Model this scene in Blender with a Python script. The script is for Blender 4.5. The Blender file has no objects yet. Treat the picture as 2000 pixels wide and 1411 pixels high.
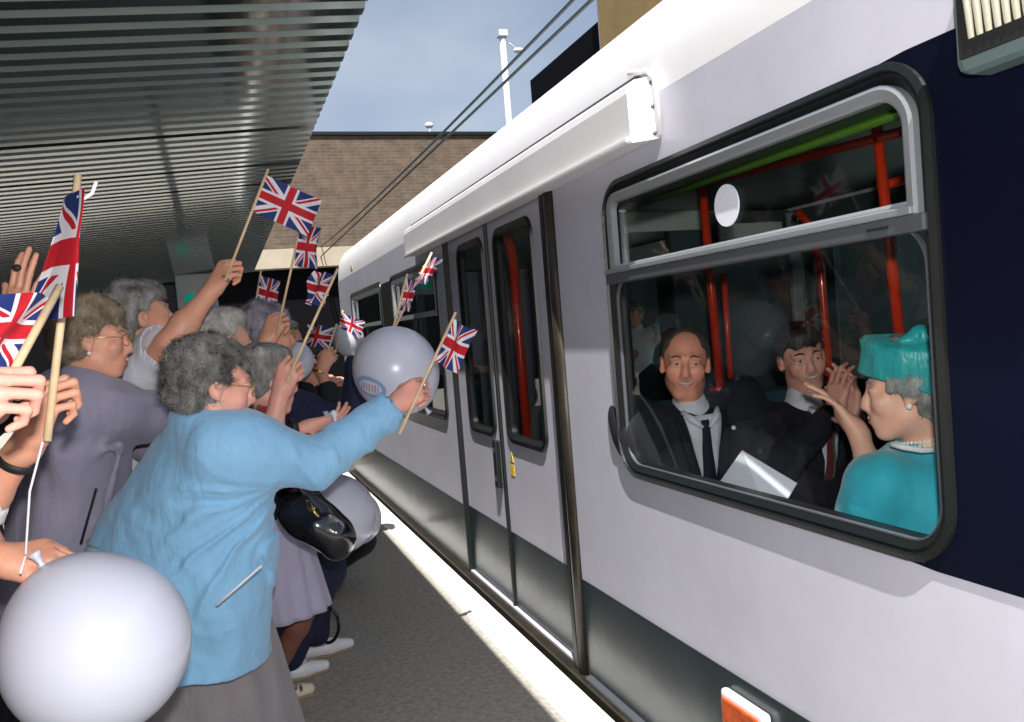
import bpy, bmesh, math, random
import numpy as np
from mathutils import Vector, Matrix
random.seed(4); rng = np.random.default_rng(4)
S = bpy.context.scene
C = bpy.context.scene.collection
# ------------------------------------------------------------------ camera
F, EYE = 1650.0, 1.45
_dY = np.array([-570, 17.5, -F]); _dY /= np.linalg.norm(_dY)
_up = np.array([-.08, 1, .0382]); _up -= _up.dot(_dY)*_dY; _up /= np.linalg.norm(_up)
_M = np.array([np.cross(_dY, _up), _dY, _up])
cam = bpy.data.objects.new('camera', bpy.data.cameras.new('camera')); C.objects.link(cam)
cam.matrix_world = Matrix.Translation((0, 0, EYE)) @ Matrix(_M.tolist()).to_4x4()
cam.data.sensor_width = 36; cam.data.lens = F/2000*36
cam.data.clip_start = .05; cam.data.clip_end = 2000
S.camera = cam
def P(px, py, d):
    """world point that stands d metres in front of the camera on that line of sight"""
    return np.array([0, 0, EYE]) + d*(_M @ np.array([px-1000, -(py-705.5), -F])/F)
# ------------------------------------------------------------------ light
SUN = Vector((.17, .57, -1)).normalized()
sun = bpy.data.objects.new('sun', bpy.data.lights.new('sun', 'SUN')); C.objects.link(sun)
sun.data.energy = 4.3; sun.data.angle = math.radians(.5); sun.data.color = (1, .96, .9)
sun.rotation_euler = SUN.to_track_quat('-Z', 'Y').to_euler(); sun.location = (0, 0, 30)
w = bpy.data.worlds.new('World'); S.world = w; w.use_nodes = True
nt = w.node_tree; bg = nt.nodes['Background']
sky = nt.nodes.new('ShaderNodeTexSky'); sky.sky_type = 'NISHITA'; sky.sun_disc = False
sky.sun_elevation = math.asin(-SUN.z); sky.sun_rotation = math.atan2(-SUN.x, -SUN.y)
sky.air_density = 1.0; sky.dust_density = 1.5; sky.ozone_density = 1.0
# thin cloud veil near the horizon
tc = nt.nodes.new('ShaderNodeTexCoord'); mp = nt.nodes.new('ShaderNodeMapping'); mp.inputs['Scale'].default_value = (2.2, 2.2, 5)
nz = nt.nodes.new('ShaderNodeTexNoise'); nz.inputs['Scale'].default_value = 1.1; nz.inputs['Detail'].default_value = 4
rp = nt.nodes.new('ShaderNodeValToRGB'); rp.color_ramp.elements[0].position = .3; rp.color_ramp.elements[1].position = .8
mx = nt.nodes.new('ShaderNodeMix'); mx.data_type = 'RGBA'
mx.inputs[7].default_value = (4.6, 5.2, 6.2, 1)
sp = nt.nodes.new('ShaderNodeSeparateXYZ'); mr = nt.nodes.new('ShaderNodeMapRange')
mr.inputs[1].default_value = .66; mr.inputs[2].default_value = .20; mr.inputs[3].default_value = .1; mr.inputs[4].default_value = 1.5
mm = nt.nodes.new('ShaderNodeMath'); mm.operation = 'MULTIPLY'; mm.use_clamp = True
L = nt.links.new
L(tc.outputs['Generated'], mp.inputs[0]); L(mp.outputs[0], nz.inputs[0]); L(nz.outputs[0], rp.inputs[0])
L(tc.outputs['Generated'], sp.inputs[0]); L(sp.outputs[2], mr.inputs[0]); L(mr.outputs[0], mm.inputs[0]); L(rp.outputs[0], mm.inputs[1])
L(mm.outputs[0], mx.inputs[0]); L(sky.outputs[0], mx.inputs[6]); L(mx.outputs[2], bg.inputs[0])
bg.inputs[1].default_value = .06
# the photographer's flashgun: its glint shows on the balloons, rings and canopy ribs of the photograph
FLASH = 76
if FLASH:
    fl = bpy.data.objects.new('camera_flash', bpy.data.lights.new('camera_flash', 'POINT')); C.objects.link(fl)
    fl.location = (.03, -.02, EYE+.13); fl.data.energy = FLASH; fl.data.shadow_soft_size = .025; fl.data.color = (1, .97, .95)
S.view_settings.view_transform = 'Standard'; S.view_settings.look = 'None'; S.view_settings.gamma = 1
S.view_settings.exposure = 1.02
S.cycles.max_bounces = 8; S.cycles.transparent_max_bounces = 16
# ------------------------------------------------------------------ object helpers
def tag(o, label=None, cat=None, group=None, kind=None):
    if label: o['label'] = label
    if cat: o['category'] = cat
    if group: o['group'] = group
    if kind: o['kind'] = kind
    return o
def empty(name, loc=(0, 0, 0), **k):
    o = bpy.data.objects.new(name, None); C.objects.link(o); o.location = [float(v) for v in loc]
    o.empty_display_size = .1
    bpy.context.view_layer.update()
    return tag(o, **k)
def mesh_obj(name, V, Fc, mats, parent=None, mi=None, smooth=True, uv=None):
    me = bpy.data.meshes.new(name)
    me.from_pydata([tuple(map(float, v)) for v in V], [], [tuple(map(int, f)) for f in Fc])
    if not isinstance(mats, (list, tuple)): mats = [mats]
    for m in mats: me.materials.append(m)
    if mi is not None: me.polygons.foreach_set('material_index', np.asarray(mi, dtype=np.int32))
    if smooth: me.polygons.foreach_set('use_smooth', np.ones(len(me.polygons), dtype=bool))
    if uv is not None:
        ul = me.uv_layers.new(name='UVMap'); li = np.empty(len(me.loops), dtype=np.int32)
        me.loops.foreach_get('vertex_index', li); ul.data.foreach_set('uv', np.asarray(uv, dtype=np.float32)[li].ravel())
    me.update()
    o = bpy.data.objects.new(name, me); C.objects.link(o)
    if parent is not None:
        o.parent = parent
        o.matrix_parent_inverse = world_of(parent).inverted()
    return o
def world_of(o):
    m = o.matrix_basis.copy()
    while o.parent:
        m = o.parent.matrix_basis @ o.matrix_parent_inverse @ m if False else o.parent.matrix_basis @ (o.matrix_parent_inverse @ m); o = o.parent
    return m
class MB:
    def __init__(s): s.v = []; s.f = []; s.m = []
    def add(s, V, Fc, m=0):
        n = len(s.v); s.v += [tuple(v) for v in V]; s.f += [tuple(i+n for i in f) for f in Fc]; s.m += [m]*len(Fc)
    def box(s, x0, x1, y0, y1, z0, z1, m=0):
        V = [(x, y, z) for x in (x0, x1) for y in (y0, y1) for z in (z0, z1)]
        s.add(V, [(0, 1, 3, 2), (4, 6, 7, 5), (0, 4, 5, 1), (2, 3, 7, 6), (0, 2, 6, 4), (1, 5, 7, 3)], m)
    def obox(s, c, ax, hs, m=0):
        c = np.array(c, float); V = [c+ax[0]*hs[0]*i+ax[1]*hs[1]*j+ax[2]*hs[2]*k for i in (-1, 1) for j in (-1, 1) for k in (-1, 1)]
        s.add(V, [(0, 1, 3, 2), (4, 6, 7, 5), (0, 4, 5, 1), (2, 3, 7, 6), (0, 2, 6, 4), (1, 5, 7, 3)], m)
    def tube(s, pts, r, n=10, m=0, cap=True):
        pts = [np.array(p, float) for p in pts]; rs = r if hasattr(r, '__len__') else [r]*len(pts)
        V = []; prev = None
        for i, p in enumerate(pts):
            t = pts[min(i+1, len(pts)-1)]-pts[max(i-1, 0)]; t /= np.linalg.norm(t)+1e-9
            if prev is None:
                a = np.array([0, 0, 1.]) if abs(t[2]) < .9 else np.array([1., 0, 0])
                u = np.cross(t, a)
            else: u = prev-t*prev.dot(t)
            u /= np.linalg.norm(u); prev = u; v = np.cross(t, u)
            for k in range(n): V.append(p+rs[i]*(math.cos(2*math.pi*k/n)*u+math.sin(2*math.pi*k/n)*v))
        Fc = [(i*n+k, i*n+(k+1) % n, (i+1)*n+(k+1) % n, (i+1)*n+k) for i in range(len(pts)-1) for k in range(n)]
        if cap: Fc += [tuple(range(n))[::-1], tuple((len(pts)-1)*n+k for k in range(n))]
        s.add(V, Fc, m)
    def sphere(s, c, r, m=0, nu=14, nv=9, R=None):
        r = np.array(r if hasattr(r, '__len__') else (r, r, r), float); V = []; R = np.eye(3) if R is None else R
        for j in range(1, nv):
            for i in range(nu):
                t = math.pi*j/nv; a = 2*math.pi*i/nu
                V.append(R @ (r*np.array([math.sin(t)*math.cos(a), math.sin(t)*math.sin(a), math.cos(t)]))+c)
        V += [R @ (r*np.array([0, 0, 1.]))+c, R @ (r*np.array([0, 0, -1.]))+c]
        a, b = len(V)-2, len(V)-1
        Fc = [(j*nu+i, (j+1)*nu+i, (j+1)*nu+(i+1) % nu, j*nu+(i+1) % nu) for j in range(nv-2) for i in range(nu)]
        Fc += [(a, i, (i+1) % nu) for i in range(nu)]+[(b, (nv-2)*nu+(i+1) % nu, (nv-2)*nu+i) for i in range(nu)]
        s.add(V, Fc, m)
    def build(s, name, mats, parent=None, smooth=False, bevel=0, **k):
        o = mesh_obj(name, s.v, s.f, mats, parent, s.m, smooth)
        if bevel:
            b = o.modifiers.new('bevel', 'BEVEL'); b.width = bevel; b.segments = 2; b.limit_method = 'ANGLE'; b.harden_normals = False
        return tag(o, **k)
# ------------------------------------------------------------------ materials
def mat(name, col, rough=.6, metal=0, bump=0, bscale=40, var=0, vscale=6, coat=0, spec=.5, sheen=0, sss=0, streak=None, bdist=.01, col2=None):
    m = bpy.data.materials.new(name); m.use_nodes = True; n = m.node_tree; b = n.nodes['Principled BSDF']; l = n.links.new
    b.inputs['Base Color'].default_value = (*col, 1); b.inputs['Roughness'].default_value = rough; b.inputs['Metallic'].default_value = metal
    b.inputs['Coat Weight'].default_value = coat; b.inputs['Coat Roughness'].default_value = .08; b.inputs['Specular IOR Level'].default_value = spec
    b.inputs['Sheen Weight'].default_value = sheen
    if sss: b.inputs['Subsurface Weight'].default_value = sss; b.inputs['Subsurface Radius'].default_value = (.9, .35, .2); b.inputs['Subsurface Scale'].default_value = .012
    if var or bump:
        t = n.nodes.new('ShaderNodeTexCoord'); mpg = n.nodes.new('ShaderNodeMapping'); l(t.outputs['Object'], mpg.inputs[0])
        if streak: mpg.inputs['Scale'].default_value = streak
    if var:
        q = n.nodes.new('ShaderNodeTexNoise'); q.inputs['Scale'].default_value = vscale; q.inputs['Detail'].default_value = 8; q.inputs['Roughness'].default_value = .65
        l(mpg.outputs[0], q.inputs[0]); r = n.nodes.new('ShaderNodeValToRGB')
        r.color_ramp.elements[0].position = .3; r.color_ramp.elements[1].position = .7
        r.color_ramp.elements[0].color = (*[c*(1-var) for c in col], 1)
        r.color_ramp.elements[1].color = (*(col2 or [min(1, c*(1+var)) for c in col]), 1)
        l(q.outputs[0], r.inputs[0]); l(r.outputs[0], b.inputs['Base Color'])
    if bump:
        q = n.nodes.new('ShaderNodeTexNoise'); q.inputs['Scale'].default_value = bscale; q.inputs['Detail'].default_value = 4
        l(mpg.outputs[0], q.inputs[0]); u = n.nodes.new('ShaderNodeBump'); u.inputs['Strength'].default_value = bump; u.inputs['Distance'].default_value = bdist
        l(q.outputs[0], u.inputs['Height']); l(u.outputs[0], b.inputs['Normal'])
    return m
def emis(name, col, s):
    m = bpy.data.materials.new(name); m.use_nodes = True; b = m.node_tree.nodes['Principled BSDF']
    b.inputs['Base Color'].default_value = (*col, 1); b.inputs['Emission Color'].default_value = (*col, 1); b.inputs['Emission Strength'].default_value = s; return m
def glass(name, tint, refl=1.0):
    m = bpy.data.materials.new(name); m.use_nodes = True; n = m.node_tree; n.nodes.remove(n.nodes['Principled BSDF']); l = n.links.new
    t = n.nodes.new('ShaderNodeBsdfTransparent'); t.inputs[0].default_value = (*tint, 1); g = n.nodes.new('ShaderNodeBsdfGlossy'); g.inputs['Roughness'].default_value = .003
    f0 = n.nodes.new('ShaderNodeLayerWeight'); f0.inputs[0].default_value = .5; f = n.nodes.new('ShaderNodeMath'); f.operation = 'POWER'; f.inputs[1].default_value = 5; l(f0.outputs['Facing'], f.inputs[0])
    x = n.nodes.new('ShaderNodeMixShader'); k = n.nodes.new('ShaderNodeMath'); k.operation = 'MULTIPLY_ADD'; k.inputs[1].default_value = .9*refl; k.inputs[2].default_value = .04*refl; k.use_clamp = True
    l(f.outputs[0], k.inputs[0]); l(k.outputs[0], x.inputs[0]); l(t.outputs[0], x.inputs[1]); l(g.outputs[0], x.inputs[2]); l(x.outputs[0], n.nodes['Material Output'].inputs[0]); return m
M = {}
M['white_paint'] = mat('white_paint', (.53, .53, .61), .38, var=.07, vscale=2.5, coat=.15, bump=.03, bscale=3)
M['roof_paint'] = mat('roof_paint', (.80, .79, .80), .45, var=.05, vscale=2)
M['navy_paint'] = mat('navy_paint', (.002, .003, .012), .35, spec=.3)
M['skirt_paint'] = mat('skirt_paint', (.016, .028, .032), .26, coat=.05, var=.35, vscale=3, bump=.12, bscale=4, bdist=.02)
M['rubber'] = mat('rubber', (.004, .006, .006), .42, bump=.05)
M['bronze'] = mat('bronze', (.045, .038, .028), .35, metal=.5, var=.3, vscale=8)
M['alu'] = mat('alu', (.47, .5, .53), .34, metal=.65, bump=.04, bscale=60)
M['alu_dark'] = mat('alu_dark', (.13, .14, .16), .42, metal=.5)
M['red_pole'] = mat('red_pole', (.62, .04, .012), .3, coat=.3)
M['pane'] = glass('pane', (.96, .98, .97), .6)
M['pane_far'] = glass('pane_far', (.45, .52, .52), 1.0)
M['liner'] = mat('liner', (.07, .10, .10), .55, var=.1)
M['ceiling_liner'] = mat('ceiling_liner', (.03, .045, .04), .35)
M['dark_floor'] = mat('dark_floor', (.03, .035, .04), .6, var=.2, vscale=20)
M['green_trim'] = mat('green_trim', (.045, .11, .008), .3, coat=.4)
M['cream_panel'] = mat('cream_panel', (.72, .76, .74), .5)
M['seat_cloth'] = mat('seat_cloth', (.02, .055, .07), .8, bump=.3, bscale=120, var=.3, vscale=50)
M['seat_shell'] = mat('seat_shell', (.09, .14, .15), .45)
M['asphalt'] = mat('asphalt', (.36, .345, .305), .85, var=.32, vscale=38, bump=.6, bscale=160, bdist=.005)
M['coping'] = mat('coping', (.62, .60, .58), .75, var=.15, vscale=5, bump=.3, bscale=80, bdist=.004)
M['edge_line'] = mat('edge_line', (.78, .77, .76), .7, var=.12, vscale=9, bump=.2, bscale=90, bdist=.003)
M['concrete'] = mat('concrete', (.3, .29, .27), .85, var=.25, vscale=2, bump=.3)
M['ballast'] = mat('ballast', (.09, .08, .07), .95, var=.5, vscale=30, bump=1, bscale=30, bdist=.04)
M['cream_band'] = mat('cream_band', (.40, .35, .27), .8, var=.12, vscale=1.5)
M['black_metal'] = mat('black_metal', (.008, .011, .012), .4)
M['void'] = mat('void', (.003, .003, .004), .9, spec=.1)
M['dark_wall'] = mat('dark_wall', (.02, .028, .028), .6, var=.4, vscale=1.5)
M['tan_sign'] = mat('tan_sign', (.30, .2, .07), .6, var=.15, vscale=2)
M['grey_post'] = mat('grey_post', (.6, .63, .68), .5)
M['wire'] = mat('wire', (.03, .045, .05), .5)
M['grey_panel'] = mat('grey_panel', (.22, .27, .27), .6)
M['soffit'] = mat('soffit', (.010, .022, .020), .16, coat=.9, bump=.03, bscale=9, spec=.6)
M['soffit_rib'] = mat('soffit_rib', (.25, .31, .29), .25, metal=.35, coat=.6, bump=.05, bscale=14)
M['stick'] = mat('stick', (.68, .5, .3), .55, var=.15, vscale=30)
M['ribbon'] = mat('ribbon', (.8, .8, .85), .35)
M['balloon'] = mat('balloon', (.54, .56, .66), .3, coat=.12, sss=.0, spec=.6)
M['balloon_print'] = mat('balloon_print', (.22, .3, .55), .5)
M['balloon_print_light'] = mat('balloon_print_light', (.7, .68, .8), .5)
M['patent'] = mat('patent', (.006, .006, .008), .14, coat=.8, bump=.25, bscale=22, bdist=.01)
M['gold'] = mat('gold', (.8, .55, .2), .25, metal=1)
M['silver'] = mat('silver', (.8, .8, .85), .2, metal=1)
M['pearl'] = mat('pearl', (.8, .74, .66), .2, coat=.6)
M['eye_white'] = mat('eye_white', (.5, .47, .45), .25)
M['iris'] = mat('iris', (.02, .018, .015), .15)
M['lips'] = mat('lips', (.50, .17, .14), .4)
M['lips_red'] = mat('lips_red', (.52, .06, .06), .35)
M['teeth'] = mat('teeth', (.62, .58, .5), .25)
M['mouth'] = mat('mouth', (.08, .015, .015), .6)
M['paper'] = mat('paper', (.75, .76, .84), .7)
M['amber'] = mat('amber', (.55, .08, .01), .18, coat=.8, var=.4, vscale=40)
M['white_trim'] = mat('white_trim', (.75, .75, .78), .35)
M['yellow'] = mat('yellow', (.75, .52, .03), .5)
M['black_ink'] = mat('black_ink', (.01, .01, .01), .6)
M['lens'] = mat('lens', (.72, .70, .55), .12, coat=.8, metal=.3)
M['lamp_rim'] = mat('lamp_rim', (.09, .13, .13), .45)
def skin(name, c): return mat(name, c, .48, var=.14, vscale=42, bump=.25, bscale=150, bdist=.003, sss=.1, col2=(c[0]*1.12, c[1]*.84, c[2]*.78))
M['skin_pink'] = skin('skin_pink', (.72, .40, .32)); M['skin_tan'] = skin('skin_tan', (.68, .38, .26)); M['skin_pale'] = skin('skin_pale', (.76, .47, .36)); M['skin_ruddy'] = skin('skin_ruddy', (.80, .38, .28))
def hairm(name, a, b): return mat(name, a, .5, var=.55, vscale=28, col2=b, bump=.5, bscale=90, bdist=.008, streak=(1, 1, .45))
M['hair_pepper'] = hairm('hair_pepper', (.018, .018, .017), (.30, .29, .27)); M['hair_brown'] = hairm('hair_brown', (.17, .12, .075), (.40, .32, .22))
M['hair_grey'] = hairm('hair_grey', (.13, .13, .12), (.42, .41, .38)); M['hair_white'] = hairm('hair_white', (.45, .43, .38), (.75, .73, .66))
M['hair_violet'] = hairm('hair_violet', (.18, .16, .19), (.42, .39, .46)); M['hair_dark'] = hairm('hair_dark', (.012, .009, .007), (.05, .038, .03)); M['hair_mid'] = hairm('hair_mid', (.03, .026, .022), (.16, .14, .12))
def cloth(name, c, b=.5, v=.1, sheen=None, r=.85):
    sheen = (.2 if max(c) > .1 else .0) if sheen is None else sheen
    return mat(name, c, r, var=v, vscale=14, bump=b*1.5, bscale=11, bdist=.03, sheen=sheen, streak=(1, 1, .4))
M['blue_coat'] = cloth('blue_coat', (.22, .45, .68), .45, .07); M['lilac_jacket'] = cloth('lilac_jacket', (.26, .245, .33), .4); M['white_tee'] = cloth('white_tee', (.62, .62, .68), .5)
M['navy_cloth'] = cloth('navy_cloth', (.009, .013, .045), .5); M['grey_skirt'] = cloth('grey_skirt', (.21, .19, .20), .4); M['lilac_skirt'] = cloth('lilac_skirt', (.40, .38, .52), .4)
M['black_cloth'] = cloth('black_cloth', (.006, .007, .012), .4); M['suit'] = cloth('suit', (.005, .006, .012), .4); M['shirt'] = cloth('shirt', (.66, .67, .76), .3)
M['tie'] = cloth('tie', (.012, .012, .03), .3); M['tie_red'] = cloth('tie_red', (.12, .012, .02), .3)
M['turquoise'] = cloth('turquoise', (.02, .36, .47), .35, .05, .3, .75); M['turquoise_silk'] = cloth('turquoise_silk', (.014, .33, .34), .9, .1, .1, .42)
M['white_cloth'] = cloth('white_cloth', (.7, .7, .74), .3); M['cream_cloth'] = cloth('cream_cloth', (.68, .68, .66)); M['white_leather'] = mat('white_leather', (.72, .72, .76), .4, bump=.2); M['cream_leather'] = mat('cream_leather', (.66, .60, .50), .45, bump=.2, bscale=90); M['tan_sole'] = mat('tan_sole', (.3, .22, .13), .7)
M['hose'] = skin('hose', (.22, .10, .075)); M['pink_cloth'] = cloth('pink_cloth', (.6, .22, .22)); M['red_cloth'] = cloth('red_cloth', (.45, .01, .02))
def ribbed(name, c): return mat(name, c, .9, bump=1, bscale=60)
# brick facade
def brick_mat():
    m = bpy.data.materials.new('brown_brick'); m.use_nodes = True; n = m.node_tree; b = n.nodes['Principled BSDF']; l = n.links.new
    t = n.nodes.new('ShaderNodeTexCoord'); sx = n.nodes.new('ShaderNodeSeparateXYZ'); cx = n.nodes.new('ShaderNodeCombineXYZ')
    l(t.outputs['Object'], sx.inputs[0]); l(sx.outputs[0], cx.inputs[0]); l(sx.outputs[2], cx.inputs[1])
    k = n.nodes.new('ShaderNodeTexBrick'); k.inputs['Scale'].default_value = 1; k.inputs['Brick Width'].default_value = .3; k.inputs['Row Height'].default_value = .085
    k.inputs['Mortar Size'].default_value = .014; k.inputs['Color1'].default_value = (.15, .10, .065, 1); k.inputs['Color2'].default_value = (.095, .072, .055, 1); k.inputs['Mortar'].default_value = (.14, .115, .09, 1)
    l(cx.outputs[0], k.inputs[0]); q = n.nodes.new('ShaderNodeTexNoise'); q.inputs['Scale'].default_value = 3.5; q.inputs['Detail'].default_value = 9; l(cx.outputs[0], q.inputs[0])
    x = n.nodes.new('ShaderNodeMix'); x.data_type = 'RGBA'; x.blend_type = 'MULTIPLY'; x.inputs[0].default_value = .6; l(k.outputs[0], x.inputs[6])
    r = n.nodes.new('ShaderNodeValToRGB'); r.color_ramp.elements[0].position = .35; r.color_ramp.elements[0].color = (.5, .45, .42, 1); r.color_ramp.elements[1].position = .65
    l(q.outputs[0], r.inputs[0]); l(r.outputs[0], x.inputs[7]); l(x.outputs[2], b.inputs['Base Color']); b.inputs['Roughness'].default_value = .85
    u = n.nodes.new('ShaderNodeBump'); u.inputs['Strength'].default_value = .5; u.invert = True; l(k.outputs[1], u.inputs['Height']); l(u.outputs[0], b.inputs['Normal']); return m
M['brick'] = brick_mat()
def union_mat():
    m = bpy.data.materials.new('flag_print'); m.use_nodes = True; n = m.node_tree; b = n.nodes['Principled BSDF']; l = n.links.new
    uv = n.nodes.new('ShaderNodeUVMap'); uv.uv_map = 'UVMap'; s = n.nodes.new('ShaderNodeSeparateXYZ'); l(uv.outputs[0], s.inputs[0])
    def mth(op, a, c=None):
        k = n.nodes.new('ShaderNodeMath'); k.operation = op
        for i, v in enumerate((a, c)):
            if v is None: continue
            if isinstance(v, (int, float)): k.inputs[i].default_value = v
            else: l(v, k.inputs[i])
        return k.outputs[0]
    X = mth('MULTIPLY', mth('SUBTRACT', s.outputs[0], .5), 1.6); Y = mth('SUBTRACT', s.outputs[1], .5)
    ln = math.hypot(1.6, 1); ax = mth('ABSOLUTE', X); ay = mth('ABSOLUTE', Y)
    sg = mth('SIGN', X)
    def diag(q):
        d = mth('SUBTRACT', mth('MULTIPLY', Y, 1.6/ln), mth('MULTIPLY', X, q/ln)); wd = mth('LESS_THAN', mth('ABSOLUTE', d), .1)
        ds = mth('MULTIPLY', d, sg); rd = mth('MULTIPLY', mth('GREATER_THAN', ds, .004), mth('LESS_THAN', ds, .066)); return wd, rd
    w1, r1 = diag(1); w2, r2 = diag(-1)
    wc = mth('MAXIMUM', mth('LESS_THAN', ax, .165), mth('LESS_THAN', ay, .165)); rc = mth('MAXIMUM', mth('LESS_THAN', ax, .1), mth('LESS_THAN', ay, .1))
    white = mth('MAXIMUM', wc, mth('MAXIMUM', w1, w2)); red = mth('MAXIMUM', rc, mth('MULTIPLY', mth('MAXIMUM', r1, r2), mth('SUBTRACT', 1, wc)))
    a = n.nodes.new('ShaderNodeMix'); a.data_type = 'RGBA'; a.inputs[6].default_value = (.012, .03, .17, 1); a.inputs[7].default_value = (.78, .74, .80, 1); l(white, a.inputs[0])
    c = n.nodes.new('ShaderNodeMix'); c.data_type = 'RGBA'; c.inputs[7].default_value = (.52, .008, .02, 1); l(a.outputs[2], c.inputs[6]); l(red, c.inputs[0])
    l(c.outputs[2], b.inputs['Base Color']); b.inputs['Roughness'].default_value = .75
    tr = n.nodes.new('ShaderNodeBsdfTranslucent'); l(c.outputs[2], tr.inputs[0]); ms = n.nodes.new('ShaderNodeMixShader'); ms.inputs[0].default_value = .25
    l(b.outputs[0], ms.inputs[1]); l(tr.outputs[0], ms.inputs[2]); l(ms.outputs[0], n.nodes['Material Output'].inputs[0]); return m
M['flag'] = union_mat()
# ------------------------------------------------------------------ the setting
def ST(name, mb, m, **k): return mb.build(name, m, kind='structure', **k)
b = MB(); b.box(-400, 400, -400, 400, -1.3, -.93); ST('ground', b, M['ballast'])
b = MB(); b.box(-8, 1.078, -8, 22.0, -.92, 0); ST('platform', b, M['asphalt'])
b = MB()
for i in range(-9, 25):
    b.box(1.08, 1.232, i*.9+.003, i*.9+.897, -.3, .003)
ST('platform_edge', b, M['edge_line'], bevel=.006)
b = MB(); b.box(1.082, 1.19, -8, 22, -.92, -.31); ST('platform_wall', b, M['concrete'])
b = MB(); b.box(4.1, 9.5, -8, 22, -.92, 0); ST('far_platform', b, M['concrete'])
b = MB()
for x in (1.9, 3.34): b.box(x-.035, x+.035, -30, 60, -.92, -.79)
b.build('rail_track', M['bronze'], label='pair of steel rails in the gap beneath the tram', cat='rails')
# corrugated canopy
cn = empty('platform_canopy', (-2.5, 5, 2.6), label='dark glossy corrugated metal canopy sloping over the crowded platform', cat='canopy')
XE, ZE, sl = .578, 2.6, .075
V = []; Fc = []; prof = []
y = -2.0; pitch = .127
while y < 13:
    prof += [(y, 0), (y+.062, 0), (y+.070, .026), (y+.093, .026)]; y += pitch
prof.append((y, 0)); Yc1 = y
for x in (-7.0, XE):
    for (yy, zz) in prof: V.append((x, yy, ZE-sl*(XE-x)+zz))
n = len(prof); Fc = [(i, i+1, n+i+1, n+i) for i in range(n-1)]
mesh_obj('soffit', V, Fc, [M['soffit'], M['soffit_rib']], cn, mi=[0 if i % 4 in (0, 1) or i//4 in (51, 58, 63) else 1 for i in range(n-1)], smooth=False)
b = MB(); th = .045
V = [(x, yy, ZE-sl*(XE-x)+dz) for x in (-7, XE-.01) for yy in (-2.0, Yc1) for dz in (th, th+.12)]
b.add(V, [(0, 1, 3, 2), (4, 6, 7, 5), (0, 4, 5, 1), (2, 3, 7, 6), (0, 2, 6, 4), (1, 5, 7, 3)]); b.build('roof_deck', M['dark_wall'], cn)
b = MB()
V = [(XE-.004+dx, yy, ZE+dz) for dx in (0, .006) for yy in (-2.0, Yc1) for dz in (.03, .16)]
b.add(V, [(0, 1, 3, 2), (4, 6, 7, 5), (0, 4, 5, 1), (2, 3, 7, 6), (0, 2, 6, 4), (1, 5, 7, 3)]); b.build('fascia', M['grey_post'], cn)
for yy in (3.4, 8.4, 12.6): b = MB(); b.box(-3.1, -2.9, yy-.1, yy+.1, 0, 2.33); b.build('column', M['dark_wall'], cn)
# station building on the left of the platform
sb = empty('station_building', (-4.2, 5, 0), label='dark station building wall behind the crowd on the platform', cat='building')
b = MB(); b.box(-4.6, -4.2, -8, 13.2, 0, 2.2); b.build('wall', M['dark_wall'], sb)
b = MB(); b.box(-4.2, -4.17, 6.1, 8.2, 1.9, 2.13); b.build('sign_panel', M['grey_panel'], sb)
b = MB(); b.box(-4.2, -4.17, 1.5, 4.2, 1.2, 1.95); b.build('window', M['pane_far'], sb)
# signal box with green light
q = P(385, 575, 11.5)
sg = empty('signal_cabinet', (q[0], q[1], 0), label='pale grey cabinet with a round green light beneath the canopy end', cat='signal')
b = MB(); b.box(q[0]-.26, q[0]+.26, q[1]-.1, q[1]+.1, q[2]-.2, q[2]+.27); b.build('cabinet', M['cream_panel'], sg, bevel=.015)
b = MB(); b.box(q[0]-.05, q[0]+.05, q[1]-.04, q[1]+.04, 0, q[2]-.2); b.build('post', M['grey_panel'], sg)
b = MB(); b.sphere((q[0]-.08, q[1]-.1, q[2]-.06), (.085, .05, .07)); b.build('green_lamp', emis('green_light', (.0, .4, .25), .2), sg, smooth=True)
# brick building at the far end
bb = empty('brick_building', (8, 22, 0), label='flat roofed brown brick building with a cream concrete band across the line end', cat='building')
b = MB(); b.box(-14, 34, 22.0, 40, 3.92, 6.74); b.build('wall', M['brick'], bb)
b = MB(); b.box(-14, 34, 21.9, 40, 3.42, 3.9); b.build('concrete_band', M['cream_band'], bb)
b = MB(); b.box(-14.05, 34.05, 21.93, 40, 6.75, 6.83); b.build('coping', M['black_metal'], bb)
b = MB(); b.box(-14, 34, 22.35, 22.6, -.92, 3.41); b.build('undercroft_shade_sheet', M['void'], bb)  # near-black sheet closing the open undercroft, its deep shade put into the colour
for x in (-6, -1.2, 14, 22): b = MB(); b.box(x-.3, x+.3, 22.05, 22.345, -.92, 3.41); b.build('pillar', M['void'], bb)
# black roofed building with tan sign beyond the tram
kb = empty('dark_building', (10, 20, 0), label='black flat roofed building edge rising above the white tram roof', cat='building')
b = MB(); b.box(9, 16, 9.5, 22.67, 7.0, 8.45); b.build('roof', M['void'], kb)
b = MB(); b.box(9.6, 15.5, 10, 22.3, -.92, 6.99); b.build('wall', M['dark_wall'], kb)
ts = empty('tan_tower_panel', (8.9, 17, 6), label='tall tan brown panel with dark mark beside the black roof at the top edge', cat='sign')
b = MB(); b.box(8.7, 8.9, 12.5, 17.45, 7.0, 12); b.build('panel', M['tan_sign'], ts)
b = MB(); b.box(8.74, 8.86, 17.46, 17.58, 0, 12.05); b.build('edge_post', M['grey_post'], ts)
b = MB()
for dy, dz, r in ((0, 0, .16), (-.22, .14, .12), (.1, -.3, .14), (-.18, -.34, .1)): b.sphere((8.695, 16.2+dy, 8.75+dz), (.008, r, r*.9))
b.build('dark_mark', M['bronze'], ts, smooth=True)
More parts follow.
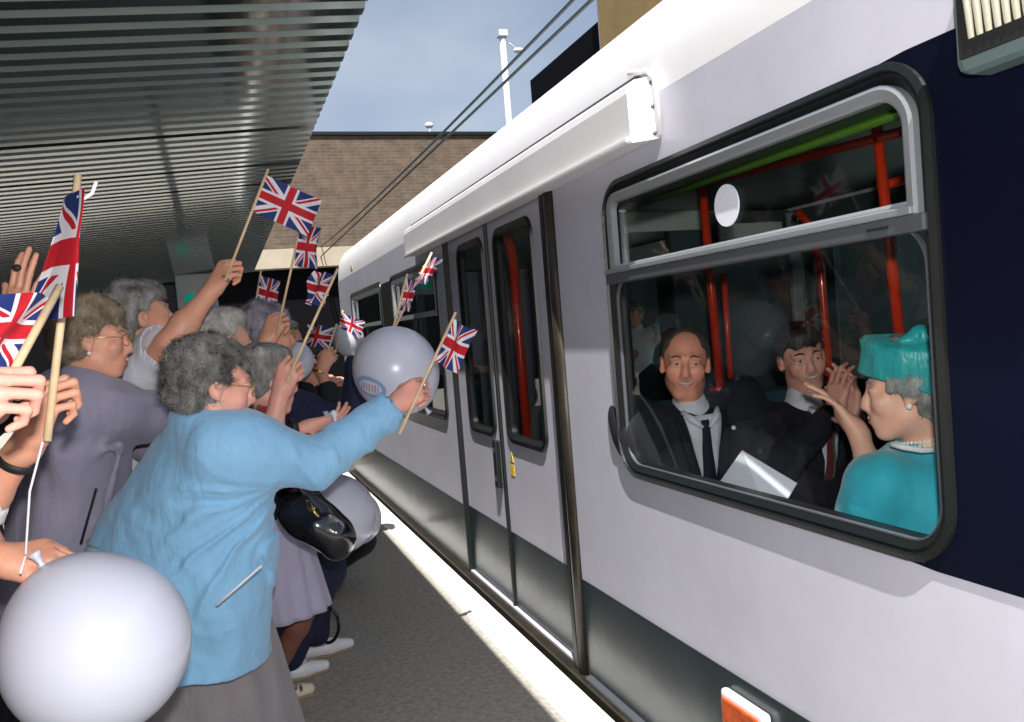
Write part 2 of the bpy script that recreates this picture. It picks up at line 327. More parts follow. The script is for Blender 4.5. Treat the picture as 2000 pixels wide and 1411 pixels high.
# lamp post
p0 = P(1003, 260, 23.1); p1 = P(981, 72, 23.1)
lp = empty('lamp_post', (p0[0], p0[1], -.9), label='tall white lamp post with a small arm standing behind the tram', cat='lamp post')
b = MB(); b.tube([(p1[0], p1[1], -.9), (p1[0], p1[1], p1[2])], .085, 12); b.build('pole', M['grey_post'], lp, smooth=True)
b = MB(); b.tube([(p1[0], p1[1], p1[2]-.12), (p1[0]+.22, p1[1], p1[2]-.2), (p1[0]+.42, p1[1], p1[2]-.34)], .025, 8); b.build('arm', M['grey_post'], lp, smooth=True)
b = MB(); b.sphere((p1[0]+.46, p1[1], p1[2]-.36), (.18, .1, .07)); b.build('lamp_head', M['grey_post'], lp, smooth=True)
b = MB(); b.box(p1[0]-.13, p1[0]+.13, p1[1]-.13, p1[1]+.13, p1[2]-.02, p1[2]+.16); b.build('cap', M['grey_post'], lp, bevel=.02)
p0 = P(838, 245, 27)
lp = empty('distant_lamp', (p0[0], p0[1], 0), label='small pale lamp head just above the brick building roof', cat='lamp post')
b = MB(); b.tube([(p0[0], p0[1], 0), (p0[0], p0[1], p0[2]-.05)], .05, 8); b.build('pole', M['grey_post'], lp)
b = MB(); b.sphere((p0[0], p0[1], p0[2]), (.14, .1, .1)); b.build('lamp_head', M['grey_post'], lp, smooth=True)
# overhead wires
b = MB(); b.tube([(2.62, -20, 3.66), (2.62, 21.9, 3.66)], .014, 8); b.build('contact_wire', M['wire'], smooth=True, label='lower of the two dark overhead wires above the tram', cat='wire')
b = MB(); b.tube([(2.66, -20, 3.86)]+[(2.66, y, 3.78+.0012*(y-11)**2) for y in range(0, 23, 2)], .014, 8); b.build('catenary_wire', M['wire'], smooth=True, label='upper of the two dark overhead wires above the tram', cat='wire')
q = P(985, 168, 10.3); b = MB(); b.tube([(q[0]-.12, q[1], 3.62), (q[0], q[1], 3.7), (q[0]+.05, q[1], 3.83)], .03, 8); b.tube([(q[0]-.1, q[1]-.25, 3.6), (q[0]+.02, q[1]+.2, 3.66)], .02, 6)
b.build('wire_clamp', M['wire'], smooth=True, label='small clamp joining the overhead wires near the lamp post', cat='clamp')
# stone ramp blocks at the far platform end
b = MB()
for k in range(5): b.box(1.02, 1.2, 9.9+k*.5, 10.3+k*.5, .004, .03+.03*k)
b.build('edge_steps', M['cream_band'], bevel=.01, label='cream stepped blocks on the platform edge beyond the tram end', cat='steps')
# ------------------------------------------------------------------ the tram
X0, XR = 1.30, 3.95
Y0, Y1 = -4.5, 9.5
tr = empty('tram', (2.62, 2.5, -.8), label='white and navy tram with long saloon windows standing at the platform', cat='tram')
def rrect(y0, y1, z0, z1, r, n=7, rb=None, rl=None):
    o = []
    if rb is not None:
        for (sy, sz, a0, q) in ((y1, z1, 0, rl), (y0, z1, 90, r), (y0, z0, 180, rb), (y1, z0, 270, rb)):
            cy = sy-q if a0 in (0, 270) else sy+q; cz = sz-q if a0 in (0, 90) else sz+q
            for k in range(n+1): a = math.radians(a0+90*k/n); o.append((cy+q*math.cos(a), cz+q*math.sin(a)))
        return o
    for (cy, cz, a0) in ((y1-r, z1-r, 0), (y0+r, z1-r, 90), (y0+r, z0+r, 180), (y1-r, z0+r, 270)):
        for k in range(n+1):
            a = math.radians(a0+90*k/n); o.append((cy+r*math.cos(a), cz+r*math.sin(a)))
    return o
def plate(name, m, outer, holes, x, th, parent, bevel=0, **k):
    bm = bmesh.new(); E = []
    for lp in [outer]+holes:
        vs = [bm.verts.new((x, y, z)) for y, z in lp]; E += [bm.edges.new((vs[i], vs[(i+1) % len(vs)])) for i in range(len(vs))]
    bmesh.ops.triangle_fill(bm, use_beauty=True, use_dissolve=False, edges=E)
    bmesh.ops.recalc_face_normals(bm, faces=bm.faces)
    if bm.faces[:] and bm.faces[0].normal.x > 0: bmesh.ops.reverse_faces(bm, faces=bm.faces)
    r = bmesh.ops.extrude_face_region(bm, geom=bm.faces[:]); vs = [e for e in r['geom'] if isinstance(e, bmesh.types.BMVert)]
    bmesh.ops.translate(bm, verts=vs, vec=(th, 0, 0)); bmesh.ops.recalc_face_normals(bm, faces=bm.faces)
    me = bpy.data.meshes.new(name); bm.to_mesh(me); bm.free(); me.materials.append(m)
    o = bpy.data.objects.new(name, me); C.objects.link(o); o.parent = parent; o.matrix_parent_inverse = world_of(parent).inverted(); return tag(o, **k)
def ring(name, m, y0, y1, z0, z1, r, wd, xs, parent, n=8, rb=None, rl=None, **k):
    """picture-frame ring; xs = (offset across width 0..1, x) profile"""
    mb = MB(); V = []; loops = []
    for (t, x) in xs:
        e = wd*t; rr = max(.004, r-e)
        loops.append([(x, y, z) for y, z in (rrect(y0+e, y1-e, z0+e, z1-e, rr, n) if rb is None else rrect(y0+e, y1-e, z0+e, z1-e, rr, n, max(.003, rb-e), max(.004, rl-e)))])
    N = len(loops[0])
    for lp in loops: V += lp
    Fc = [(j*N+i, j*N+(i+1) % N, (j+1)*N+(i+1) % N, (j+1)*N+i) for j in range(len(xs)-1) for i in range(N)]
    return tag(mesh_obj(name, V, Fc, m, parent, smooth=False), **k)
WIN = [(1.24, 2.68, .91, 1.92, .13), (5.06, 6.52, .91, 1.93, .07), (6.95, 8.6, .91, 1.93, .07)]
DOOR = (3.13, 4.86, .03, 2.02)
rect = lambda a, b_, c, d: [(a, c), (b_, c), (b_, d), (a, d)]
dr = [(DOOR[0], .03), (DOOR[1], .03), (DOOR[1], DOOR[3]), (DOOR[0], DOOR[3])]
def hole(wd, inset=.03): return rrect(wd[0]+inset, wd[1]-inset, wd[2]+inset, wd[3]-inset, wd[4]-inset*.5)
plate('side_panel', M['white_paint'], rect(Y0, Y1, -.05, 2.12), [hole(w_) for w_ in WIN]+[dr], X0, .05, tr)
# roof curve, swept
prof = [(1.300, 2.12), (1.302, 2.18), (1.309, 2.24), (1.325, 2.31), (1.352, 2.375), (1.395, 2.43), (1.45, 2.47), (1.54, 2.505), (1.7, 2.535), (2.0, 2.56), (2.62, 2.58)]
prof = prof+[(5.24-x, z) for x, z in prof[::-1][1:]]
V = [(x, y, z) for y in (Y0, Y1-.12, Y1-.04, Y1) for x, z in ([(x, z) for x, z in prof])]
N = len(prof)
for i in range(3*N, 4*N): x, y_, z = V[i]; V[i] = (2.62+(x-2.62)*.975, y_, 2.12+(z-2.12)*.93 if z > 2.12 else z)
Fc = [(j*N+i, j*N+i+1, (j+1)*N+i+1, (j+1)*N+i) for j in range(3) for i in range(N-1)]+[tuple(range(3*N, 4*N)), tuple(range(N))[::-1]]
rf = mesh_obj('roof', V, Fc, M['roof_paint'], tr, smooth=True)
try: rf.data.set_sharp_from_angle(angle=math.radians(35))
except Exception: pass
b = MB(); b.box(1.297, 1.3005, 8.4, 8.5, 2.16, 2.2); b.build('yellow_mark', M['yellow'], tr)
# side bands
def band(name, m, y0, y1, z0, z1, p=.003, parent=tr): b = MB(); b.box(X0-p, X0-.0005, y0, y1, z0, z1); return b.build(name, m, parent)
plate('navy_band', M['navy_paint'], rect(Y0, 1.42, .905, 1.925), [rrect(1.25, 2.5, .92, 1.91, .12)] if False else [], X0-.003, .0028, tr) if False else None
bo = [(Y0, .905), (1.3, .905)]+[(1.24+.13-.13*math.cos(a)+.0, .91+.13-.13*math.sin(a)) for a in np.linspace(math.pi/2, 0, 7)]+[(1.24+.13-.13*math.cos(a), 1.92-.13+.13*math.sin(a)) for a in np.linspace(0, math.pi/2, 7)]+[(1.3, 1.925), (Y0, 1.925)]
plate('navy_band', M['navy_paint'], [(max(Y0, y), z) for y, z in bo], [], X0-.004, .0035, tr)
for (a, c) in ((Y0, 3.125), (4.865, Y1-.02)):
    band('skirt_band', M['skirt_paint'], a, c, .035, .42, .004); 
b = MB(); b.box(1.255, 1.32, Y0, Y1, -.06, .02); b.build('sill_step', M['bronze'], tr, bevel=.008)
b = MB(); b.box(1.27, 1.30, Y0, 3.1, .02, .034); b.build('sill_trim', M['alu_dark'], tr)
b = MB(); b.box(1.36, 3.88, Y0+.3, Y1-.3, -.75, -.06); b.build('underframe', M['black_metal'], tr)
b = MB(); b.box(1.301, 3.94, Y0, Y0+.05, -.05, 2.12); b.build('end_wall', M['white_paint'], tr); b = MB(); b.box(1.301, 3.94, Y1-.05, Y1, -.05, 2.12); b.build('end_wall', M['white_paint'], tr)
# windows: rubber gasket, aluminium frame, pane
def window(i, wd, near):
    y0, y1, z0, z1, r = wd
    wn = ring('window', M['rubber'], y0, y1, z0, z1, r, .046 if near else .05, [(0, X0), (.05, X0-.012), (.35, X0-.018), (.45, X0-.010), (.6, X0-.012), (1, X0+.006), (1, X0+.05)], tr)
    g = MB(); g.box(X0+.016, X0+.020, y0+.02, y1-.02, z0+.02, z1-.02); g.build('pane', M['pane'] if near else M['pane_far'], wn)
    k = .043 if near else .045
    zt = 1.575
    if near:
        ring('top_frame', M['alu'], y0+k, y1-k, zt+.03, z1-k, .095, .032, [(0, X0+.012), (0, X0-.012), (.25, X0-.016), (.8, X0-.012), (1, X0-.008), (1, X0+.012)], wn, rb=.006, rl=.06)
        b = MB(); b.box(X0-.022, X0+.012, y0+.022, y1-.022, zt, zt+.034); b.build('transom', M['alu_dark'], wn, bevel=.004)
        b = MB(); b.box(X0-.026, X0+.012, y0+.05, y1-.02, zt+.0345, zt+.05); b.build('transom_lip', M['alu'], wn, bevel=.003)
        b = MB(); b.box(X0-.024, X0-.021, y0+.11, y0+.17, zt+.014, zt+.02); b.build('catch_slot', M['black_ink'], wn)
        ring('glazing_strip', M['alu_dark'], y0+k, y1-k, z0+k, zt+.02, .085, .004, [(0, X0+.012), (0, X0+.001), (1, X0+.001), (1, X0+.012)], wn)
        V = [(X0+.010, 1.955+.056*math.cos(a), 1.733+.056*math.sin(a)) for a in np.linspace(0, 2*math.pi, 33)[:-1]]; V += [(X0+.0145, y_, z_) for x_, y_, z_ in V]
        mesh_obj('round_sticker', V, [tuple(range(32))]+[tuple(range(32, 64))[::-1]]+[(a, (a+1) % 32, 32+(a+1) % 32, 32+a) for a in range(32)], M['paper'], wn, smooth=False)
    else:
        ring('top_frame', M['alu'], y0+k, y1-k, zt, z1-k, .04, .03, [(0, X0+.012), (0, X0-.014), (1, X0-.012), (1, X0+.012)], wn)
        b = MB(); b.box(X0-.012, X0+.012, (y0+y1)/2-.02, (y0+y1)/2+.02, z0+.04, zt); b.build('mullion', M['rubber'], wn)
for i, w_ in enumerate(WIN): window(i, w_, i == 0)
b = MB(); b.box(X0-.006, X0-.0005, 6.525, 6.945, .93, 1.9); b.build('black_pillar', M['rubber'], tr, bevel=.004)
# doors
XD = X0+.022
for (a, c, wa, wb) in ((3.25, 4.075, 3.44, 3.99), (4.10, 4.85, 4.17, 4.66)):
    dl = plate('door', M['white_paint'], rect(a, c, .04, 2.01), [rrect(wa+.02, wb-.02, .91, 1.92, .07)], XD, .03, tr)
    wn = ring('window', M['rubber'], wa, wb, .885, 1.945, .09, .045, [(0, XD), (.1, XD-.012), (.6, XD-.014), (1, XD+.002), (1, XD+.03)], dl)
    b = MB(); b.box(XD+.010, XD+.014, wa+.01, wb-.01, .9, 1.93); b.build('pane', M['pane'], dl)
    b = MB(); b.box(XD-.004, XD-.0005, a+.003, c-.003, .045, .42); b.build('skirt_band', M['skirt_paint'], dl)
b = MB(); b.box(XD-.016, XD+.03, 4.0755, 4.0995, .03, 2.01); b.build('door_seal', M['rubber'], tr, bevel=.006)
b = MB(); b.box(X0-.008, XD+.03, 4.852, 4.875, .0, 2.03); b.build('door_edge_seal', M['rubber'], tr)
b = MB(); b.tube([(X0+.004, 3.165, .0), (X0+.004, 3.165, 2.03)], .032, 14); b.build('door_post', M['bronze'], tr, smooth=True)
b = MB(); b.box(X0-.018, X0+.05, 3.2, 3.2495, .0, 2.03); b.build('door_post_seal', M['rubber'], tr, bevel=.008)
b = MB(); b.box(XD-.03, XD-.001, 4.145, 4.195, .63, .88); b.build('handle_plate', M['black_metal'], tr, bevel=.006)
for z in (.68, .83): b = MB(); b.box(XD-.034, XD-.0305, 4.158, 4.182, z-.012, z+.012); b.build('handle_button', M['alu_dark'], tr, bevel=.003)
b = MB(); V = [(XD-.0025, 4.0, .79), (XD-.0025, 3.945, .79), (XD-.0025, 3.9725, .845)]; b.add(V+[(x+.002, y_, z) for x, y_, z in V], [(0, 1, 2), (5, 4, 3), (0, 3, 4, 1), (1, 4, 5, 2), (2, 5, 3, 0)])
b.box(XD-.0025, XD-.0005, 3.945, 4.0, .72, .775); b.build('warning_sticker', M['yellow'], tr)
b = MB(); b.box(XD-.0035, XD-.0026, 3.969, 3.976, .8, .825)
b.build('sticker_ink', M['black_ink'], tr)
# gear cover over the doors
aw = [(1.302, 1.985), (1.198, 1.972), (1.192, 1.978), (1.192, 1.986), (1.210, 1.991), (1.207, 2.12), (1.212, 2.145), (1.235, 2.162), (1.302, 2.175)]
ya, yb = 2.262, 5.51; V = [(x, y, z) for y in (ya, ya+.012, yb) for x, z in [(x if y != ya else x+(.012 if x < 1.3 else 0), z) for x, z in aw]]; N = len(aw)
Fc = [(j*N+i, j*N+i+1, (j+1)*N+i+1, (j+1)*N+i) for j in range(2) for i in range(N-1)]+[tuple(range(N)), tuple(range(2*N, 3*N))[::-1]]
ac = mesh_obj('door_gear_cover', V, Fc, M['roof_paint'], tr, smooth=False)
b = MB(); b.tube([(1.297, ya-.012, 1.99), (1.29, ya-.012, 2.16), (1.27, ya-.004, 2.185), (1.24, ya+.05, 2.19)], .009, 8); b.build('cover_rim', M['roof_paint'], ac, smooth=True)
b = MB(); b.box(1.262, 1.302, ya+.03, yb, 2.176, 2.186); b.build('cover_strip', M['alu_dark'], ac)
for c_ in [(1.25, y_, 2.165) for y_ in np.linspace(ya+.2, yb-.2, 9)]+[(1.285, ya+.0, z) for z in (2.0, 2.08, 2.15)]: b = MB(); b.sphere(c_, .007, nu=8, nv=5); b.build('cover_screw', M['alu_dark'], ac, smooth=True)
# amber side marker
am = MB(); am.box(1.268, 1.296, 1.885, 2.095, .20, .375); amb = am.build('side_marker', M['white_trim'], tr, bevel=.012)
b = MB(); b.box(1.258, 1.2675, 1.905, 2.075, .215, .358); b.build('lens', M['amber'], amb, bevel=.008)
# framed side lamp, upper right
lb = MB(); lb.box(1.215, 1.296, .78, 1.118, 1.815, 2.1); lmp = lb.build('side_lamp', M['lamp_rim'], tr, bevel=.02)
for k in range(16):
    b = MB(); y_ = 1.075-.017*k; b.tube([(1.212, y_, 2.08), (1.204, y_, 1.96), (1.208, y_-.006, 1.865)], .0065, 8); b.build('lens_rib', M['lens'], lmp, smooth=True)
b = MB(); b.box(1.206, 1.2148, .8, 1.095, 1.838, 2.085); b.build('lens_back', M['black_ink'], lmp)
# ---- interior
far_holes = [(.6, 2.4), (4.9, 6.5), (7.0, 8.6), (2.75, 4.6)]
plate('far_side_panel', M['liner'], rect(Y0, Y1, -.05, 2.12), [rrect(a, c, .95, 1.95, .08) for a, c in far_holes], 3.88, .06, tr)
for a, c in far_holes: b = MB(); b.box(3.9, 3.906, a-.01, c+.01, .94, 1.96); b.build('far_pane', M['pane_far'], tr)
b = MB(); b.box(X0+.06, 3.875, Y0+.06, Y1-.06, -.05, .0); b.build('floor', M['dark_floor'], tr)
b = MB(); b.box(1.37, 3.86, Y0+.06, Y1-.06, 2.14, 2.2); b.build('ceiling', M['ceiling_liner'], tr)
b = MB(); b.box(X0+.055, 1.5, 1.0, 3.05, 1.868, 2.13); b.box(X0+.055, 1.5, 5.0, Y1-.1, 1.955, 2.13); b.build('ceiling_cove', M['ceiling_liner'], tr, bevel=.02)
b = MB(); b.tube([(1.47, .9, 1.858), (1.47, 3.02, 1.858)], .012, 8); b.build('green_trim', M['green_trim'], tr, smooth=True)
for a, c in ((5.2, 8.5), (1.0, 2.6)): b = MB(); b.box(3.80, 3.85, a, c, 1.98, 2.13); b.build('advert_panel', M['cream_panel'], tr, bevel=.005)
def PYp(px, py, Y): r = P(px, py, 1)-np.array([0, 0, EYE]); return np.array([0, 0, EYE])+r*Y/r[1]
def across(name, x0, x1, y0, y1, Y, m, th=.03):
    a, c = PYp(x0, y0, Y), PYp(x1, y1, Y); d_ = PYp(x0, y1, Y); b_ = MB(); b_.box(a[0], c[0], Y, Y+th, min(c[2], d_[2]), a[2]); return b_.build(name, m, tr, bevel=.004)
across('bulkhead_panel', 1185, 1378, 410, 448, 4.95, M['cream_panel']); across('bulkhead_panel', 1405, 1530, 438, 478, 4.95, M['cream_panel'])
b = MB(); b.box(2.9, 3.86, 5.0, 5.05, 0, 2.13); b.build('bulkhead', M['liner'], tr)
across('partition_panel', 1540, 1585, 415, 800, 3.9, M['grey_panel']); across('partition_panel', 1592, 1605, 440, 800, 3.9, M['liner'])
b = MB(); b.box(1.40, 2.35, 3.03, 3.06, .05, 1.1); b.build('draught_screen', M['dark_wall'], tr, bevel=.01)
def pole(*pts, r=.017): b = MB(); b.tube(pts, r, 12); return b.build('grab_pole', M['red_pole'], tr, smooth=True)
pole((2.1, 3.28, 1.1), (2.1, 3.31, 2.14), r=.02); b = MB(); b.tube([(2.1, 3.28, 1.1), (2.1, 3.28, 1.115)], .05, 16); b.build('pole_flange', M['red_pole'], tr)
pole((2.16, 3.28, 1.12), (2.16, 3.28, 1.62), r=.014)
pole((2.1, 3.2, 2.02), (2.1, 2.14, 1.975), r=.016)
pole((2.1, 2.2, 1.3), (2.1, 2.25, 2.14), r=.018); pole((2.1, 2.25, 1.82), (2.28, 2.25, 1.86), r=.016)
pole((2.58, 3.3, 1.86), (2.56, 3.24, 1.875), (2.58, 3.19, 1.8), (2.6, 3.17, 1.6), (2.6, 3.14, .0), r=.018)
q1 = P(905, 480, 5.2); q2 = P(950, 840, 5.0)
pole((1.62, 4.72, 2.0), (1.62, 4.62, 1.98), (1.62, 4.56, 1.85), (1.60, 4.5, .05), r=.028)
def seat(x0, x1, y, f, label=None):
    """f=+1: the sitter looks towards +Y"""
    s = empty('seat_bench', ((x0+x1)/2, y, 0)); s.parent = tr; s.matrix_parent_inverse = world_of(tr).inverted()
    b = MB(); b.box(x0, x1, min(y, y+f*.46), max(y, y+f*.46), .36, .46); b.build('cushion', M['seat_cloth'], s, bevel=.03)
    b = MB(); b.box(x0, x1, min(y-f*.02, y-f*.12), max(y-f*.02, y-f*.12), .4, 1.12); b.build('seat_back', M['seat_cloth'], s, bevel=.035)
    b = MB(); b.box(x0+.05, x1-.05, min(y, y+f*.3), max(y, y+f*.3), 0, .35); b.build('seat_base', M['seat_shell'], s)
    for xx in ((x0*.75+x1*.25), (x0*.25+x1*.75)):
        pass
seat(1.37, 2.30, 2.88, -1); seat(1.37, 2.30, 1.36, 1); seat(2.95, 3.84, 2.88, -1); seat(2.95, 3.84, 1.36, 1); seat(2.95, 3.84, 5.3, -1); seat(1.42, 2.3, 7.6, -1)
b = MB(); b.tube([(3.55, 5.0, 1.2), (3.55, 5.0, 1.205)], .12, 24); 
# ------------------------------------------------------------------ smooth-blended bodies: distance fields turned into one continuous surface
def v3(*a): return np.array(a if len(a) > 1 else a[0], float)
def nrm(v): v = np.asarray(v, float); return v/(np.linalg.norm(v)+1e-12)
class Frame:
    def __init__(s, o, x, y, z, sc=1.): s.o = v3(o); s.R = np.array([x, y, z], float).T; s.s = sc
    def __call__(s, *p): return s.o+s.R @ (np.array(p if len(p) > 1 else p[0], float)*s.s)
def frame_fu(o, f, u, sc=1.):
    """x right, y forward, z up"""
    y = nrm(f); x = nrm(np.cross(y, v3(u))); z = np.cross(x, y); return Frame(o, x, y, z, sc)
class Field:
    def __init__(s): s.p = []; s.cuts = []; s.noise = None
    def cone(s, a, b, r1, r2, k=.02, op='+', sq=None): s.p.append(('c', v3(a), v3(b), float(r1), float(r2), k, op)); return s
    def ell(s, c, r, R=None, k=.02, op='+'): s.p.append(('e', v3(c), np.array(r, float), np.eye(3) if R is None else R, 0, k, op)); return s
    def ball(s, c, r, k=.02, op='+'): return s.cone(c, v3(c)+1e-5, r, r, k, op)
    def chain(s, pts, rs, k=.015, op='+'):
        for i in range(len(pts)-1): s.cone(pts[i], pts[i+1], rs[i], rs[i+1], k, op)
        return s
    def cut(s, p, n): s.cuts.append((v3(p), nrm(n))); return s
    def ev(s, pr, q):
        dt = np.float32; pr = tuple(x.astype(dt) if isinstance(x, np.ndarray) else x for x in pr)
        if pr[0] == 'c':
            a, b, r1, r2 = pr[1:5]; ba = b-a; L2 = ba@ba; pa = q-a; h = np.clip((pa@ba)/max(L2, 1e-12), 0, 1)
            return np.sqrt(((pa-h[:, None]*ba)**2).sum(1))-(r1+(r2-r1)*h)
        _, c, r, R = pr[:4]; l = (q-c) @ R; k0 = np.sqrt(((l/r)**2).sum(1)); k1 = np.sqrt(((l/(r*r))**2).sum(1))+1e-9
        return np.where(k0 < 1e-3, -r.min(), k0*(k0-1)/k1)
    def comb(s, q, idx):
        d = np.full(len(q), 9., dtype=np.float32); q = q.astype(np.float32)
        for i in idx:
            pr = s.p[i]; e = s.ev(pr, q); k = pr[5]
            if pr[6] == '+':
                h = np.maximum(k-np.abs(d-e), 0)/k; d = np.minimum(d, e)-h*h*k*.25
            else:
                h = np.maximum(k-np.abs(d+e), 0)/k; d = np.maximum(d, -e)+h*h*k*.25
        if s.noise:
            nm = np.abs(d) < .05
            if nm.any(): d[nm] += s.noise(q[nm])
        for p, n in s.cuts: d = np.maximum(d, (q-p)@n)
        return d
    def mesh(s, h=.005, pad=.02, regions=None, box=None):
        if regions:
            V, Q = s.mesh(h, pad); cm = V[Q].mean(1); VS, QS = [V], []; keep = np.ones(len(Q), bool); n0 = len(V)
            for i, (c, r, hh) in enumerate(regions):
                keep &= ((cm-c)**2).sum(1) > (r-.012)**2
            QS.append(Q[keep])
            for i, (c, r, hh) in enumerate(regions):
                v, q = s.mesh(hh, pad, box=(c-r, c+r))
                if not len(q): continue
                m = v[q].mean(1); kk = ((m-c)**2).sum(1) < r*r
                for (c2, r2, h2) in regions[:i]: kk &= ((m-c2)**2).sum(1) > (r2-.004)**2
                VS.append(v); QS.append(q[kk]+n0); n0 += len(v)
            V = np.concatenate(VS); Q = np.concatenate(QS); u, inv = np.unique(Q, return_inverse=True); return V[u], inv.reshape(Q.shape)
        lo = np.min([np.minimum(p[1], p[2])-max(p[3], p[4]) if p[0] == 'c' else p[1]-p[2].max() for p in s.p if p[6] == '+'], 0)-pad
        hi = np.max([np.maximum(p[1], p[2])+max(p[3], p[4]) if p[0] == 'c' else p[1]+p[2].max() for p in s.p if p[6] == '+'], 0)+pad
        if box: lo = np.maximum(lo, box[0]); hi = np.minimum(hi, box[1])
        B = 12; nb = np.ceil((hi-lo)/(h*B)).astype(int); n = nb*B+1
        D = np.full(n, 1., dtype=np.float32)
        g = np.stack(np.meshgrid(*[np.arange(k) for k in nb], indexing='ij'), -1).reshape(-1, 3)
        ctr = lo+(g+.5)*B*h; R = B*h*.88
        E = np.array([s.ev(p, ctr) for p in s.p]); pos = np.array([p[6] == '+' for p in s.p])
        kmax = max(p[5] for p in s.p); na = .03 if s.noise else 0
        dm = E[pos].min(0)
        ax = np.arange(B+1); loc = np.stack(np.meshgrid(ax, ax, ax, indexing='ij'), -1).reshape(-1, 3)*h
        for j in range(len(g)):
            sl = tuple(slice(c*B, c*B+B+1) for c in g[j])
            if dm[j] > R+kmax*.6+na: continue
            idx = [i for i in range(len(s.p)) if (E[i, j] < max(dm[j], 0)+2*R+kmax if pos[i] else E[i, j] < R+kmax)]
            if dm[j] < -R*1.2-kmax and all(pos[i] for i in idx) and not s.cuts: D[sl] = -1; continue
            D[sl] = s.comb(lo+g[j]*B*h+loc, idx).reshape(B+1, B+1, B+1)
        return surf_nets(D, lo, h)
def surf_nets(D, lo, h):
    I = D < 0
    c = np.zeros(tuple(np.array(D.shape)-1), dtype=np.int8)
    for dx in (0, 1):
        for dy in (0, 1):
            for dz in (0, 1): c += I[dx:D.shape[0]-1+dx, dy:D.shape[1]-1+dy, dz:D.shape[2]-1+dz]
    cells = np.argwhere((c > 0) & (c < 8)); 
    if len(cells) == 0: return np.zeros((0, 3)), np.zeros((0, 4), int)
    idm = np.full(c.shape, -1, dtype=np.int32); idm[tuple(cells.T)] = np.arange(len(cells))
    acc = np.zeros((len(cells), 3)); cnt = np.zeros(len(cells))
    off = [(i, j, k) for i in (0, 1) for j in (0, 1) for k in (0, 1)]
    for a in range(8):
        for ax in range(3):
            if off[a][ax]: continue
            o1 = np.array(off[a]); o2 = o1.copy(); o2[ax] = 1
            d1 = D[tuple((cells+o1).T)]; d2 = D[tuple((cells+o2).T)]; m = (d1 < 0) != (d2 < 0)
            t = np.where(m, d1/(d1-d2+1e-12), 0); p = o1+0.*cells; p[:, ax] += t
            acc[m] += p[m]; cnt[m] += 1
    V = lo+(cells+acc/cnt[:, None])*h
    Q = []
    for ax in range(3):
        s1 = [slice(None)]*3; s2 = [slice(None)]*3; s1[ax] = slice(0, -1); s2[ax] = slice(1, None)
        A = I[tuple(s1)]; Bm = I[tuple(s2)]; e = np.argwhere(A != Bm)
        u, v = [(1, 2), (2, 0), (0, 1)][ax]
        e = e[(e[:, u] > 0) & (e[:, v] > 0) & (e[:, u] < D.shape[u]-1) & (e[:, v] < D.shape[v]-1)]
        def cid(du, dv): q = e.copy(); q[:, u] -= du; q[:, v] -= dv; return idm[tuple(q.T)]
        q = np.stack([cid(1, 1), cid(0, 1), cid(0, 0), cid(1, 0)], 1); fl = ~A[tuple(e.T)]; q[fl] = q[fl][:, ::-1]; Q.append(q)
    Q = np.concatenate(Q); Q = Q[(Q >= 0).all(1)]
    # one relaxation pass
    for it in range(1):
        S_ = np.zeros_like(V); N_ = np.zeros(len(V))
        for a in range(4):
            np.add.at(S_, Q[:, a], V[Q[:, (a+1) % 4]]); np.add.at(S_, Q[:, (a+1) % 4], V[Q[:, a]]); np.add.at(N_, Q[:, a], 1); np.add.at(N_, Q[:, (a+1) % 4], 1)
        V = V*.5+.5*S_/np.maximum(N_, 1)[:, None]
    return V, Q
_K = rng.normal(size=(14, 3)); _K /= np.linalg.norm(_K, axis=1)[:, None]; _Ph = rng.uniform(0, 6.28, 14)
def wob(freq, amp, st=(1, 1, 1)):
    k = (_K*freq*np.linspace(.7, 1.9, 14)[:, None]*np.array(st)).astype(np.float32)
    w_ = 1/np.linspace(.7, 1.9, 14).astype(np.float32); w_ /= np.sqrt((w_**2).sum()/2)
    ph = _Ph.astype(np.float32); kT = np.ascontiguousarray(k.T); return lambda q: amp*(np.sin(q.astype(np.float32)@kT+ph)@w_)
